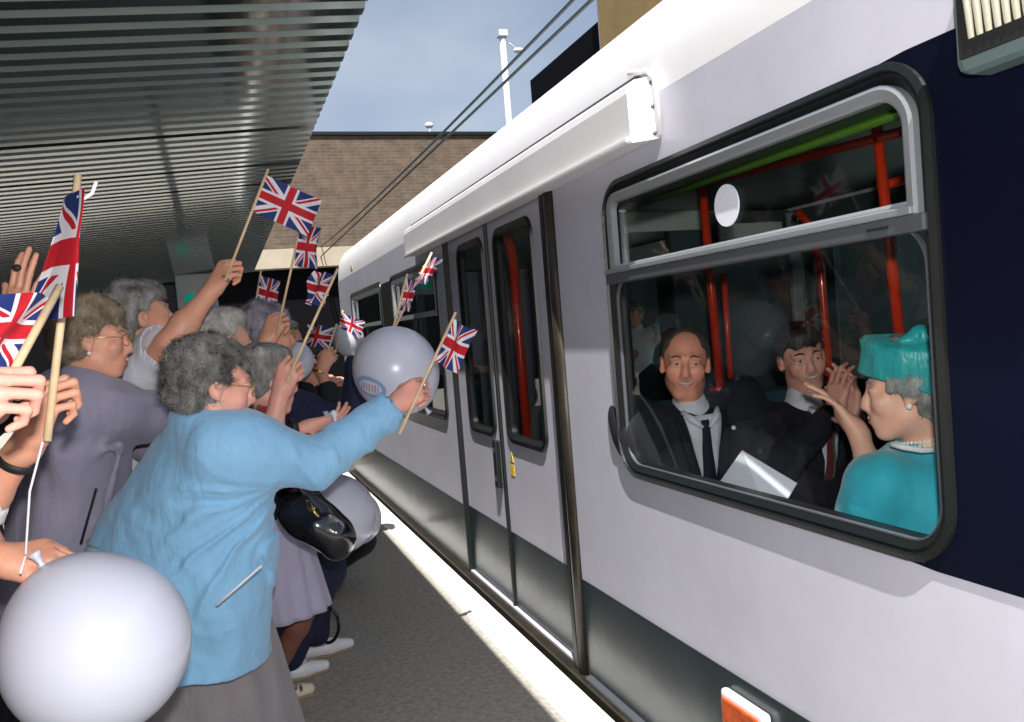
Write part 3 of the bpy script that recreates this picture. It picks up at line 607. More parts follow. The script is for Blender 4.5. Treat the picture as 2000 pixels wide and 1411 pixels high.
# ------------------------------------------------------------------ anatomy
def hand(fd, wr, d, back, side, curl=(20, 20, 20, 20), tw=(30, 25), spread=6, s=1., hold=False, k=.009):
    """wr wrist, d towards the fingers, back = normal of the back of the hand, side = +1 thumb on x=(d x back)"""
    y = nrm(d); z = nrm(v3(back)-y*np.dot(back, y)); x = np.cross(y, z)*side; H = Frame(wr, x, y, z, s)
    def rot(a, o): return v3(0, math.cos(a), -math.sin(a)) if o is None else o
    fd.cone(H(0, -.02, 0), H(0, .02, 0), .024*s, .024*s, .02)
    for xx, yk in ((.030, .088), (.011, .092), (-.009, .087), (-.027, .078)):
        fd.cone(H(xx*.6, .015, -.002), H(xx, yk-.006, 0), .0165*s, .0125*s, .014*s)
    fd.ell(H(.012, .04, -.012), (.022*s, .034*s, .013*s), H.R, .014)
    base = [(.031, .090), (.011, .095), (-.010, .090), (-.029, .080)]; Ls = [(.043, .026, .021), (.047, .030, .022), (.043, .028, .022), (.033, .021, .019)]; rr = [.0088, .009, .0086, .0076]
    for i in range(4):
        a = 0; p = v3(base[i][0], base[i][1], 0); c = math.radians(curl[i]); sp_ = math.radians(spread*(1.5-i))
        for j, (L_, f_) in enumerate(zip(Ls[i], (.8, 1.05, .6))):
            a += c*f_; dv = v3(math.sin(sp_)*max(0, math.cos(a)), math.cos(a)*math.cos(sp_), -math.sin(a)); q = p+dv*L_
            fd.cone(H(p), H(q), rr[i]*(1-.07*j)*s, rr[i]*(1-.07*(j+1))*s, .0035); p = q
    o, c = math.radians(tw[0]), math.radians(tw[1])
    p0 = v3(.022, .022, -.008); d1 = nrm((math.sin(o), math.cos(o), -.25-math.sin(c)*.3)); p1 = p0+d1*.042
    d2 = nrm((math.sin(o-c), math.cos(o-c), -.25-math.sin(c)*.7)); p2 = p1+d2*.032; d3 = nrm((math.sin(o-1.9*c), math.cos(o-1.9*c), -.3-math.sin(c)*.8)); p3 = p2+d3*.026
    fd.cone(H(p0), H(p1), .0165*s, .0115*s, .012); fd.cone(H(p1), H(p2), .0112*s, .0100*s, .004); fd.cone(H(p2), H(p3), .0100*s, .0082*s, .004)
    return H
def head_prims(fd, H, s, o):
    e = lambda c, r, k=.02, op='+': fd.ell(H(c), np.array(r)*s, H.R, k*s, op)
    cn = lambda a, b, r1, r2, k=.012, op='+': fd.cone(H(a), H(b), r1*s, r2*s, k*s, op)
    e((0, -.018, .035), (.077, .094, .080)); e((0, .020, -.025), (.064, .066, .085), .03)
    cn((-.018, .062, -.098), (.018, .062, -.098), .021, .021, .025); e((0, .014, -.072), (.049*o.get('jaw', 1), .056, .034), .03)
    for q in (-1, 1):
        cn((q*.043*o.get('jaw', 1), .0, -.060), (q*.020, .05, -.098), .017, .016, .02)
        e((q*.036, .060, -.030), (.025, .021, .026), .02); cn((q*.014, .080, .024), (q*.044, .064, .020), .011, .009, .012)
        fd.ball(H(q*.031, .096, .004), .0165*s, .014*s, '-')
        e((q*.031, .069, .003), (.0165, .0145, .0125), .004)
        e((q*.031, .0745, .0105-(.0012 if o.get('smile') else 0)), (.019, .014, .0062), .006); e((q*.031, .0735, -.0065+(.0025 if o.get('smile') else 0)), (.018, .0135, .0052), .006)
        fd.ball(H(q*.012, .092, -.036), .0088*s, .006*s)
        e((q*.077, -.006, -.004), (.009, .0195, .031), .006); fd.ball(H(q*.088, .0, .0), .0095*s, .006*s, '-'); cn((q*.076, .002, -.03), (q*.078, -.002, -.022), .008, .008, .006)
        if o.get('smile'): e((q*.040, .064, -.020), (.021, .018, .017), .012); cn((q*.017, .094, -.033), (q*.034, .083, -.052), .0035, .0035, .006, '-')
    n = o.get('nose', 1); cn((0, .079, .018), (0, .090+.006*n, -.016), .0085, .0105, .012); cn((0, .090+.006*n, -.016), (0, .0935+.0075*n, -.031), .0105, .0125, .008)
    e((0, .077, -.062), (.031, .016, .022), .02); 
    sm = bool(o.get('smile')); mw = .035 if sm else .021; lu, ll = (.0085, -.0085) if sm else (.003, -.006)
    op_ = o.get('open', 0)
    for t in np.linspace(-1, 1, 7)[:-1]:
        t2 = t+1/3.; zz = lambda u: -.060+(.010*u*u if o.get('smile') else -.002*u*u)
        yy = lambda u: .0925-.016*u*u
        e1, e2 = max(0, 1-t*t), max(0, 1-t2*t2); cn((t*mw, yy(t), zz(t)+lu*(e1 if sm else 1)), (t2*mw, yy(t2), zz(t2)+lu*(e2 if sm else 1)), .0036, .0036, .003); cn((t*mw*.95, yy(t), zz(t)+(ll-op_)*(e1 if sm else 1)), (t2*mw*.95, yy(t2), zz(t2)+(ll-op_)*(e2 if sm else 1)), .0042, .0042, .003)
    if op_ > .004: e((0, .103, -.0635-op_*.6), (mw*.62, .014, .003+op_*.6), .004, '-')
    elif not o.get('smile'): e((0, .103, -.0615), (mw*.8, .012, .0012), .003, '-')
def face_islands(mb, H, s, o, mi):
    for q in (-1, 1):
        mb.sphere(H(q*.031, .0748, .0025), .0122*s, mi['eye']); mb.sphere(H(q*.031+o.get('gaze', 0)*.004, .0822, .0025), .0060*s, mi['iris'], nu=10, nv=7)
        mb.tube([H(q*.012, .0885, .0255), H(q*.028, .087, .0300), H(q*.047, .074, .0235)], [.0028*s, .0036*s, .0018*s], 7, mi['brow'])
    if o.get('smile') or o.get('open'): 
        w_ = .0165
        for t in np.linspace(-1, 1, 9)[:-1]:
            a = t+.125; mb.sphere(H(a*w_*1.75, .0938+o.get('tp', 0)-.012*a*a, -.0600+.0085*a*a-(o.get('open', 0))*.4), (.0042*s, .0038*s, (.0052-.0025*a*a)*s), mi['teeth'], nu=8, nv=6, R=H.R)
def paint(V, Q, zones):
    ctr = V[Q].mean(1); mi = np.zeros(len(Q), dtype=np.int32)
    for c, r, R, m in zones:
        l = ((ctr-c) @ R)/np.array(r); mi[(l**2).sum(1) < 1] = m
    return mi
def hair_obj(name, H, s, m, par, style):
    fd = Field(); e = lambda c, r, k=.025, op='+': fd.ell(H(c), np.array(r)*s, H.R, k*s, op)
    v = style.get('vol', .008)
    e((0, -.022, .042), (.076+v, .098+v, .080+v)); e((0, -.055, -.005), (.072+v, .058+v, .075+v*.5))
    for q in (-1, 1): e((q*.058, -.012+.005, .018), (.024+v*.6, .052, .045+v*.5), .02)
    if style.get('quiff', 1): e((0, .035, .088), (.060, .045, .030+v*.6), .02)
    e((0, .112, -.030), (.080, .072, .098*style.get('front', 1)), .012, '-')
    if style.get('ear', 1):
        for q in (-1, 1): e((q*.085, .045, -.022), (.034, .045, .045), .008, '-')
    if style.get('ear', 1):
        for q in (-1, 1): e((q*.085, .006, -.018), (.026, .028, .038), .008, '-')
    else:
        for q in (-1, 1): e((q*.070, .006, .012), (.030, .050, .040), .01)
    for q in (-1, 1): e((q*.066, .085, -.005), (.036, .062, .080), .012, '-')
    e((0, -.02, -.135), (.12, .12, .055), .01, '-')
    fr, am = style.get('freq', 75), style.get('amp', .0035)
    nf = wob(fr/s, am*s); fd.noise = nf
    if style.get('bald'): e((0, .085, .075), (.064, .060, .062), .01, '-')
    V, Q = fd.mesh(style.get('res', .0055)*s)
    # surface normals and fine strands
    n = np.cross(V[Q[:, 1]]-V[Q[:, 0]], V[Q[:, 2]]-V[Q[:, 0]]); ctr = V[Q].mean(1); n /= np.linalg.norm(n, axis=1)[:, None]+1e-12
    g2 = np.random.default_rng(int(abs(H.o[0]*1e4))+7); cnt = int(style.get('n', 3800)*1.5); ids = g2.integers(0, len(Q), cnt); SV = []; SF = []
    cc = H(0, -.02, .04); ln = style.get('len', .024)*s; cu = style.get('curl', .8)
    up = H.R[:, 2]; fw = H.R[:, 1]
    for i in ids:
        p = ctr[i]; nn = n[i]; l = (p-cc)@H.R
        lh = ((p-H.o)@H.R)/s
        if (lh[1] > .03 and lh[2] < .045) or (lh[1] > -.02 and lh[2] < -.035): continue
        fl = nrm(-up*.8+fw*style.get('flow', -.2)+g2.normal(size=3)*cu); fl = fl-nn*fl.dot(nn); fl = nrm(fl); sd = np.cross(nn, fl)
        w0 = .0009*s*g2.uniform(.7, 1.5); L_ = ln*g2.uniform(.5, 1.3); lift = g2.uniform(.15, .85); b0 = len(SV); cr = g2.normal()*.5*cu
        for t in (0, .35, .7, 1):
            c_ = p-nn*.002*s+fl*L_*t+nn*L_*lift*t*(1-t*.8)+sd*L_*cr*t*t; ww = w0*(1-t*.85); SV += [c_-sd*ww, c_+sd*ww]
        SF += [(b0+2*j, b0+2*j+1, b0+2*j+3, b0+2*j+2) for j in range(3)]
    off_ = len(V); VV = np.concatenate([V, np.array(SV)]); FF = [tuple(q) for q in Q]+[tuple(a+off_ for a in f) for f in SF]
    return mesh_obj(name, VV, FF, m, par)
def ik(a, c, l1, l2, hint):
    a, c = v3(a), v3(c); d = c-a; D = np.linalg.norm(d); 
    if D > (l1+l2)*.995: k = D/((l1+l2)*.995); l1 *= k; l2 *= k
    x = (l1*l1-l2*l2+D*D)/(2*D); hgt = math.sqrt(max(l1*l1-x*x, 0)); u = d/D; hv = v3(hint)-u*np.dot(hint, u); return a+u*x+nrm(hv)*hgt
def glasses(par, H, s, m, rx=.025, rz=.019):
    g_ = MB()
    for q in (-1, 1):
        pts = [H(q*.032+rx*math.cos(a), .101+.0*math.cos(a)-.012*abs(math.cos(a))*(1 if q*math.cos(a) > 0 else 0), .0+rz*math.sin(a)) for a in np.linspace(0, 2*math.pi, 21)]
        g_.tube(pts, .0013*s, 6, cap=False); g_.tube([H(q*.057, .09, .006), H(q*.078, .075, .008), H(q*.081, -.005, .006), H(q*.08, -.02, -.01)], .0013*s, 6)
    g_.tube([H(-.008, .103, .004), H(0, .106, .007), H(.008, .103, .004)], .0013*s, 6)
    return g_.build('glasses', m, par, smooth=True)
# ------------------------------------------------------------------ people
UP = v3(0, 0, 1)
def person(label, head, fwd, hup=(0, 0, 1), s=1., look=None, sk='skin_pink', hairstyle=None, hairm='hair_grey', group=None,
           neck=None, chest_f=(0, 0, 0), pelvis=None, sh=None, arms=(), feet=None, knees=None, bodyf=None, top=None, bottom=None, shoe=None, girth=1., specs=None, res=.005, shw=.17, seated=False, legskin=None):
    """arms: list of dict(side=+1 right / -1 left, wrist, dir, back, curl, tw, hint, sleeve 0..1)"""
    look = look or {}
    H = frame_fu(head, fwd, hup, s)
    pelvis = v3(pelvis); neck = v3(neck) if neck is not None else H(0, -.035, -.15)
    root = empty('person', (pelvis[0], pelvis[1], 0), label=label, cat='person', group=group)
    spine = nrm(neck-pelvis); bf = nrm(v3(bodyf)-spine*np.dot(bodyf, spine)); br = np.cross(bf, spine); BR = np.array([br, bf, spine]).T
    L_ = np.linalg.norm(neck-pelvis); g = girth
    shR = neck+br*shw-spine*.055; shL = neck-br*shw-spine*.055
    if sh: 
        if sh[0] is not None: shR = v3(sh[0])
        if sh[1] is not None: shL = v3(sh[1])
    bd = Field(); head_prims(bd, H, s, look)
    bd.cone(H(0, -.03, -.06), neck-spine*.02, .048*s, .056*s, .03)
    bd.cone(neck-spine*.03, (shR+neck)/2-spine*.03, .05, .05, .04); bd.cone(neck-spine*.03, (shL+neck)/2-spine*.03, .05, .05, .04)
    bd.cone(neck-spine*.1, pelvis, .085, .095, .05)
    A = []
    for a in arms:
        sd = a['side']; S0 = shR if sd > 0 else shL; W = v3(a['wrist']); E_ = v3(a['elbow']) if a.get('elbow') is not None else ik(S0, W, .29*s, .25*s, a.get('hint', (0, 0, -1)))
        sk_ = a.get('hs', 1.)
        bd.cone(S0, E_, .043*a.get('fat', 1), .037*a.get('fat', 1), .03); bd.cone(E_, E_*.65+W*.35, .037*a.get('fat', 1), .039*a.get('fat', 1), .02); bd.cone(E_*.65+W*.35, W, .038*a.get('fat', 1), .0245, .02)
        hd = hand(bd, W, a['dir'], a['back'], a.get('thumb', 1), a.get('curl', (25,)*4), a.get('tw', (35, 20)), a.get('spread', 5), s*sk_)
        A.append((a, S0, E_, W, hd))
    if feet is not None:
        hips = [pelvis+br*.09, pelvis-br*.09]; legs = []
        for i, ft in enumerate(feet):
            an = v3(ft[0])+v3(0, 0, .085); kn = v3(knees[i]) if knees else ik(hips[i], an, .44, .42, bf)
            bd.chain([hips[i], kn], [.08, .052], .04); bd.chain([kn, kn*.65+an*.35, an], [.05, .050, .032], .02)
            fdv = nrm(v3(ft[1])); bd.cone(an-fdv*.02+v3(0, 0, -.05), an+fdv*.13+v3(0, 0, -.062), .026, .02, .03); bd.cone(an, an-fdv*.02+v3(0, 0, -.05), .032, .026, .02)
            legs.append((hips[i], kn, an, fdv))
    V, Q = bd.mesh(.009 if res <= .0055 else .011, regions=[(H(0, .01, -.01), .15*s, .0032 if res <= .005 else .006)]+[(hd(0, .08, 0), .125, .0036 if res <= .005 else .006) for (a, S0, E_, W, hd) in A])
    oo = look.get('open', 0); zones = [(H(0, .09, -.061-oo*.5+(.002 if look.get('smile') else 0)), (.026*s, .03*s, (.0095+oo*.9)*s), H.R, 1)]
    if oo > .004: zones.append((H(0, .086, -.0635-oo*.6), (.0165*s, .0125*s, (.0035+oo*.6)*s), H.R, 5))
    if legskin and feet is not None:
        for h_, kn, an, fdv in legs: zones.append(((kn+an)/2-v3(0, 0, .05), (.14, .14, .32), np.eye(3), 6))
    mi = paint(V, Q, zones)
    mb = MB(); face_islands(mb, H, s, look, dict(eye=2, iris=3, brow=4, teeth=7))
    o_ = len(V); VV = np.concatenate([V, np.array(mb.v)]); FF = [tuple(q) for q in Q]+[tuple(a+o_ for a in f) for f in mb.f]
    mesh_obj('body', VV, FF, [M[sk], M[look.get('lips', 'lips')], M['eye_white'], M['iris'], M[look.get('brow', hairm)], M['mouth'], M[legskin or sk], M['teeth']], root, mi=list(mi)+mb.m)
    if hairstyle is not None: hair_obj('hair', H, s, M[hairm], root, hairstyle)
    if specs: glasses(root, H, s, M[specs])
    # ---- upper garment
    if top:
        t = Field(); fat = top.get('fat', 1.)*g
        t.ell(neck-spine*.16, (.165*g, .115*g, .16), BR, .05); t.ell(neck-spine*(L_*.62), (.15*g, .125*g, .17), BR, .06); t.ell(pelvis+spine*.02, (.165*g, .14*g, .15), BR, .06)
        t.cone(shR, shL, .062*fat, .062*fat, .05)
        ck = top.get('collar', .45); t.cone(H(0, -.035, -.085)*ck+neck*(1-ck)-(spine*.035 if ck == 0 else 0), neck-spine*.06, .060*s if ck else .058, .080, .03)
        hem = top.get('hem')
        if hem is not None:
            hem = v3(hem[0]), hem[1]; t.cone(pelvis+spine*.1, hem[0], .16*g, hem[1], .06); hn = nrm(top.get('hemn', hem[0]-pelvis)); 
            t.cut(hem[0]+hn*.0, hn)
        for f in top.get('extra', ()): t.cone(*f)
        for a, S0, E_, W, hd in A:
            r0, r1, r2 = a.get('sr', (.068, .06, .05)); sl = a.get('sleeve', .93); t.cone(S0-(E_-S0)*.25, S0+(E_-S0)*.3, r0*.95, r0*.95, .07)
            if sl > .5:
                f_ = (sl-.5)*2; Wp = E_+(W-E_)*f_; t.cone(S0, E_, r0, r1, .03); t.cone(E_, Wp, r1, r2, .02); dd = nrm(W-E_)
                t.cone(Wp-dd*.01, Wp+dd*.1, r2-.008, r2-.008, .004, '-')
            else:
                Ep = S0+(E_-S0)*sl*2; t.cone(S0, Ep, r0, r1, .03); dd = nrm(E_-S0); t.cone(Ep-dd*.01+dd*r1*.3, Ep+dd*.1, r1-.006, r1-.006, .004, '-')
        for f in top.get('folds', ()): t.chain([v3(p) for p in f[0]], [f[1]]*len(f[0]), f[2] if len(f) > 2 else .03, f[3] if len(f) > 3 else '+')
        n1 = wob(top.get('wf', 16), top.get('wa', .0045)); n2 = wob(55, .0022, (1, 1, .35)); t.noise = top['nf'](n1) if 'nf' in top else (lambda q: n1(q)+n2(q)-.0012*np.abs(n1(q*1.7))/.0045); 
        V, Q = t.mesh(top.get('res', .008)); mesh_obj(top.get('name', 'jacket'), V, Q, M[top['m']], root)
    # ---- lower garment
    if bottom and feet is not None:
        if bottom['kind'] == 'skirt':
            z0 = bottom.get('z', .35); mid = (legs[0][2]+legs[1][2])/2; c1 = v3(mid[0]+(pelvis[0]-mid[0])*.25, mid[1]+(pelvis[1]-mid[1])*.25, z0)
            if 'c' in bottom: c1 = v3(bottom['c'])
            V = []; n_ = 72; rows = 26
            for j in range(rows+1):
                u = j/rows; c_ = pelvis*(1-u)+c1*u+v3(0, 0, .08*(1-u)); r_ = bottom.get('r0', .15)*(1-u)+bottom.get('r1', .24)*u
                for i in range(n_):
                    a = 2*math.pi*i/n_; rr_ = r_*(1+bottom.get('pleat', .05)*u*math.sin(a*11+2*math.sin(u*2+a*2))+.02*math.sin(a*5+u*3)); V.append(c_+v3(rr_*math.cos(a), rr_*.85*math.sin(a), 0))
            Fc = [(j*n_+i, j*n_+(i+1) % n_, (j+1)*n_+(i+1) % n_, (j+1)*n_+i) for j in range(rows) for i in range(n_)]
            V2 = [p*1 for p in V]; mesh_obj('skirt', V, Fc, M[bottom['m']], root).modifiers.new('thick', 'SOLIDIFY').thickness = .004
        else:
            t = Field()
            t.ell(pelvis, (.16*g, .125*g, .13), BR, .05)
            for i, (h_, kn, an, fdv) in enumerate(legs): t.chain([h_, kn], [.105, .082], .03); t.chain([kn, an+v3(0, 0, .03)], [.08, .07], .03)
            for i, (h_, kn, an, fdv) in enumerate(legs):
                if not seated: pass
            t.noise = wob(20, .003); V, Q = t.mesh(.008); mesh_obj('trousers', V, Q, M[bottom['m']], root)
    # ---- shoes
    if shoe and feet is not None:
        for h_, kn, an, fdv in legs:
            sdv = np.cross(UP, fdv); t = Field(); b0 = v3(an[0], an[1], .0)
            t.cone(b0-fdv*.05+UP*.038, b0+fdv*.06+UP*.034, .037, .040, .02); t.cone(b0+fdv*.06+UP*.034, b0+fdv*.155+UP*.028, .040, .025, .02)
            t.cut(b0+UP*.012, -UP)
            t.ell(b0+fdv*.012+UP*.078, (.075, .030, .045), np.array([fdv, sdv, UP]).T, .01, '-')
            if shoe.get('open'):
                for q in (.065, .1): t.ell(b0+fdv*q+UP*.075, (.009, .06, .034), np.array([fdv, sdv, UP]).T, .004, '-')
                for q in (.045, .085, .12): t.ell(b0+fdv*q+UP*.045, (.007, .06, .014), np.array([fdv, sdv, UP]).T, .003, '-')
            V, Q = t.mesh(.004); sh_ = mesh_obj('shoe', V, Q, M[shoe['m']], root)
            t = Field(); t.cone(b0-fdv*.05+UP*.012, b0+fdv*.06+UP*.012, .039, .042, .02); t.cone(b0+fdv*.06+UP*.012, b0+fdv*.155+UP*.012, .042, .027, .02); t.cut(b0+UP*.013, UP); t.cut(b0+UP*.001, -UP)
            V, Q = t.mesh(.004); mesh_obj('sole', V, Q, M['tan_sole'], sh_)
    return root, dict(H=H, A=A, BR=BR, neck=neck, pelvis=pelvis, spine=spine, shR=shR, shL=shL)
def band_tube(name, pts, r, m, par, closed=False, n=8):
    b_ = MB(); b_.tube(pts, r, n); return b_.build(name, m, par, smooth=True)
def cuffring(name, c, ax, r, w_, m, par):
    ax = nrm(ax); u = nrm(np.cross(ax, UP+.01)); v = np.cross(ax, u); V = []; n_ = 24
    for (t, q) in ((-w_, r), (-w_*.8, r+.003), (w_*.8, r+.003), (w_, r)): V += [v3(c)+ax*t+q*(math.cos(2*math.pi*i/n_)*u+math.sin(2*math.pi*i/n_)*v) for i in range(n_)]
    Fc = [(j*n_+i, j*n_+(i+1) % n_, (j+1)*n_+(i+1) % n_, (j+1)*n_+i) for j in range(3) for i in range(n_)]; return mesh_obj(name, V, Fc, m, par)
GC = 'women and men cheering on the platform'
GP = 'passengers seated inside the tram'
CURLY = dict(vol=.014, freq=110, amp=.005, len=.022, curl=1.1, n=6500)
# A: woman in the blue coat
def coat_folds(n1):
    pit = P(552, 948, 2.28); rt = v3(_M @ np.array([1, 0, 0])); up_ = v3(_M @ np.array([0, 1, 0])); n2 = wob(30, .0025)
    def f(q):
        d = q-pit; a = d@rt; b_ = d@up_; r = np.hypot(a, b_); th = np.arctan2(b_, a)+n2(q)*25
        near = np.exp(-((r-.20)/.15)**2)*np.clip((-a-.0)/.06+.8, 0, 1)*np.clip(1-b_/.03, 0, 1)
        fan = (1-np.abs(np.sin(th*9)))**1.5*.015+(1-np.abs(np.sin(th*17+1)))*.008
        arm = np.clip(a/.05, 0, 1)*np.exp(-(b_-.06)**2/.02)*(1-np.abs(np.sin(a*38+b_*16)))**1.6*.011
        vert = np.clip((-b_-.18)/.12, 0, 1)*np.sin(a*34+n2(q)*180)*.010
        wv = (1-np.abs(np.sin((a*.5+b_)*20+n2(q)*300)))**2*.003
        return n1(q)-fan*near-arm-vert-wv
    return f
hA = P(418, 752, 2.25)
A_hand = P(772, 792, 2.52)
A, a_ = person('woman in a bright blue coat with curly grey hair, arm stretched toward the tram', hA, (.97, .16, -.2), (.22, 0, 1), 1.0, look=dict(open=.007, lips='lips'), sk='skin_pink',
    hairstyle=dict(vol=.010, freq=110, amp=.005, len=.026, curl=1.1, n=9500, quiff=0), hairm='hair_pepper', group=GC, neck=P(408, 832, 2.30), pelvis=P(328, 1090, 2.42), bodyf=(.9, .2, -.1),
    sh=(P(470, 880, 2.24), P(430, 850, 2.55)),
    arms=[dict(side=1, wrist=A_hand, elbow=P(615, 905, 2.36), dir=P(840, 745, 2.56)-A_hand, back=(.2, -.75, .6), curl=(62, 66, 70, 74), tw=(35, 30), thumb=-1, sleeve=.93, sr=(.084, .070, .057)),
          dict(side=-1, wrist=P(440, 1010, 2.62), dir=(.1, .3, -.9), back=(.6, .3, .7), curl=(60,)*4, thumb=1, sr=(.075, .065, .05))],
    feet=[(P(330, 1411, 2.5)*v3(1, 1, 0), (.9, .1, 0)), (P(400, 1411, 2.75)*v3(1, 1, 0), (.95, .1, 0))], girth=1.12, specs='gold', shw=.17,
    top=dict(m='blue_coat', name='coat', hem=(P(345, 1285, 2.42), .245), hemn=(-.10, .0, -1), wf=13, wa=.003, res=.007, fat=1.1,
        extra=[(P(445, 905, 2.3), P(398, 1130, 2.36), .12, .19, .08), (P(395, 1130, 2.36), P(398, 1310, 2.42), .17, .19, .06), (P(300, 1080, 2.42), P(270, 1180, 2.45), .17, .20, .06), (P(395, 850, 2.32), P(462, 872, 2.3), .07, .088, .06), (P(385, 815, 2.28), P(398, 850, 2.3), .066, .09, .04)],
        collar=.85, nf=coat_folds),
    bottom=dict(kind='skirt', m='grey_skirt', z=.17, r0=.2, r1=.27, pleat=.06, c=(*P(415, 1411, 2.55)[:2], .17)), shoe=dict(m='cream_leather'))
cuffring('ring', P(828, 752, 2.545), P(860, 740, 2.56)-P(828, 752, 2.545), .010, .0015, M['silver'], A)
b = MB(); b.tube([P(423, 1182, 2.085), P(468, 1143, 2.09), P(511, 1105, 2.11)], .0035, 6); b.build('pocket_piping', M['white_cloth'], A, smooth=True)
# B: woman in the lilac grey jacket
B, b_ = person('smiling woman in a grey lilac jacket with permed light brown hair and glasses', P(184, 664, 2.42), (.97, -.05, -.08), (.1, 0, 1), .92, look=dict(smile=1, open=.004), sk='skin_tan',
    hairstyle=dict(vol=.018, freq=80, amp=.004, len=.025, curl=.8, n=7500), hairm='hair_brown', group=GC, pelvis=P(130, 1070, 2.55), bodyf=(.95, -.1, 0),
    arms=[dict(side=1, wrist=P(395, 800, 2.66), elbow=P(290, 812, 2.55), dir=(.9, .3, .1), back=(0, 0, 1), curl=(40,)*4, thumb=-1, sr=(.085, .078, .062)),
          dict(side=-1, wrist=P(380, 760, 2.9), dir=(.9, .3, .1), back=(0, 0, 1), curl=(40,)*4, thumb=1)],
    sh=(P(195, 790, 2.42), P(150, 780, 2.75)),
    feet=[(P(120, 1411, 2.6)*v3(1, 1, 0), (.95, .1, 0)), (P(150, 1411, 2.85)*v3(1, 1, 0), (.95, .1, 0))], specs='gold',
    top=dict(m='lilac_jacket', hem=(P(95, 1260, 2.6), .2), hemn=(-.05, 0, -1), extra=[(P(170, 840, 2.5), P(140, 1080, 2.55), .12, .145, .06)], wf=15, wa=.004,
        folds=[([P(120, 868, 2.30), P(200, 872, 2.31), P(275, 866, 2.38)], .016, .02, '-'), ([P(230, 870, 2.36), P(140, 900, 2.38)], .012, .03), ([P(235, 880, 2.38), P(190, 1050, 2.4)], .012, .03), ([P(215, 770, 2.36), P(310, 780, 2.48)], .012, .03)]),
    bottom=dict(kind='trousers', m='black_cloth'), shoe=dict(m='black_cloth'))
b = MB(); b.tube([P(188, 955, 2.335), P(158, 1062, 2.345)], .004, 6); b.build('pocket_slit', M['black_cloth'], B, smooth=True)
b = MB(); b.sphere(b_['H'](.08, .0, -.042), .006); b.build('earring', M['pearl'], B, smooth=True)
# C: grey haired person in white tee raising a flag
cw = P(413, 568, 2.74)
Cc, c_ = person('grey haired person in a white short sleeved top raising a flag high', P(275, 622, 2.86), (.93, .2, .12), (0, 0, 1), 1.02, look=dict(nose=1.2), sk='skin_tan',
    hairstyle=dict(vol=.010, freq=80, amp=.004, len=.022, curl=.8, n=5500), hairm='hair_grey', group=GC, pelvis=P(210, 1000, 3.0), bodyf=(.95, .1, 0),
    sh=(P(262, 748, 2.74), None),
    arms=[dict(side=1, wrist=cw, elbow=P(330, 672, 2.66), dir=P(450, 515, 2.73)-cw, back=(-.55, -.7, .35), curl=(78, 80, 82, 84), tw=(40, 40), thumb=-1, sleeve=.46, sr=(.085, .082, .07), fat=1.12),
          dict(side=-1, wrist=P(300, 800, 3.1), dir=(.9, .3, .1), back=(0, 0, 1), curl=(40,)*4, thumb=1)],
    feet=[(P(200, 1411, 3.0)*v3(1, 1, 0), (.95, .1, 0)), (P(230, 1411, 3.2)*v3(1, 1, 0), (.95, .1, 0))],
    top=dict(m='white_tee', name='shirt', wf=18, wa=.004), bottom=dict(kind='trousers', m='black_cloth'), shoe=dict(m='black_cloth'))
cuffring('ring', P(441, 545, 2.69), (.5, .4, .6), .0105, .0015, M['silver'], Cc)
# D: white haired head
D, d_ = person('white haired person mostly hidden behind the curly head of the blue coat woman', P(438, 668, 3.2), (.95, .25, 0), (0, 0, 1), 1.0, sk='skin_pale', hairstyle=dict(vol=.014, freq=60, amp=.003, len=.02, curl=.8, n=4500), hairm='hair_white', group=GC,
    pelvis=P(420, 1000, 3.35), bodyf=(.95, .25, 0), arms=[dict(side=q, wrist=P(450, 900, 3.3), dir=(.5, .3, -.6), back=(.6, 0, .6), curl=(40,)*4, thumb=-q) for q in (1, -1)],
    feet=[(P(420, 1300, 3.3)*v3(1, 1, 0), (.95, .1, 0)), (P(440, 1300, 3.5)*v3(1, 1, 0), (.95, .1, 0))], top=dict(m='black_cloth'), bottom=dict(kind='trousers', m='black_cloth'), shoe=dict(m='black_cloth'), res=.006)
# E: violet-grey hair, navy outfit, raised fist
ew = P(520, 668, 3.12)
E, e_ = person('woman in navy jacket and trousers with a violet grey perm, raised fist holding a flag', P(522, 658, 3.42), (.95, .22, .02), (0, 0, 1), 1.0, look=dict(), sk='skin_tan', hairstyle=dict(vol=.022, freq=65, amp=.004, len=.024, curl=.8, n=5500), hairm='hair_violet', group=GC,
    pelvis=(.30, 3.78, .91), bodyf=(.9, .3, 0), neck=P(520, 755, 3.5), sh=(P(520, 800, 3.36), P(560, 800, 3.6)),
    arms=[dict(side=-1, wrist=P(700, 712, 3.62), dir=(.9, .3, .2), back=(0, -.3, .9), curl=(25,)*4, thumb=1, sleeve=.98, sr=(.075, .068, .055)), dict(side=1, wrist=ew, elbow=P(485, 780, 3.15), dir=P(545, 618, 3.12)-ew, back=(-.5, -.7, .1), curl=(80,)*4, tw=(40, 40), thumb=-1, sleeve=.72)],
    feet=[((.16, 3.78, 0), (.93, .15, 0)), ((.30, 4.00, 0), (.95, .12, 0))], specs='gold', top=dict(m='navy_cloth', wf=15), bottom=dict(kind='trousers', m='navy_cloth'), shoe=dict(m='white_leather'))
b = MB(); b.sphere(e_['H'](.08, .0, -.04), .006); b.build('earring', M['pearl'], E, smooth=True)
cuffring('cuff', P(692, 712, 3.61), (.9, .3, .1), .05, .012, M['white_cloth'], E)
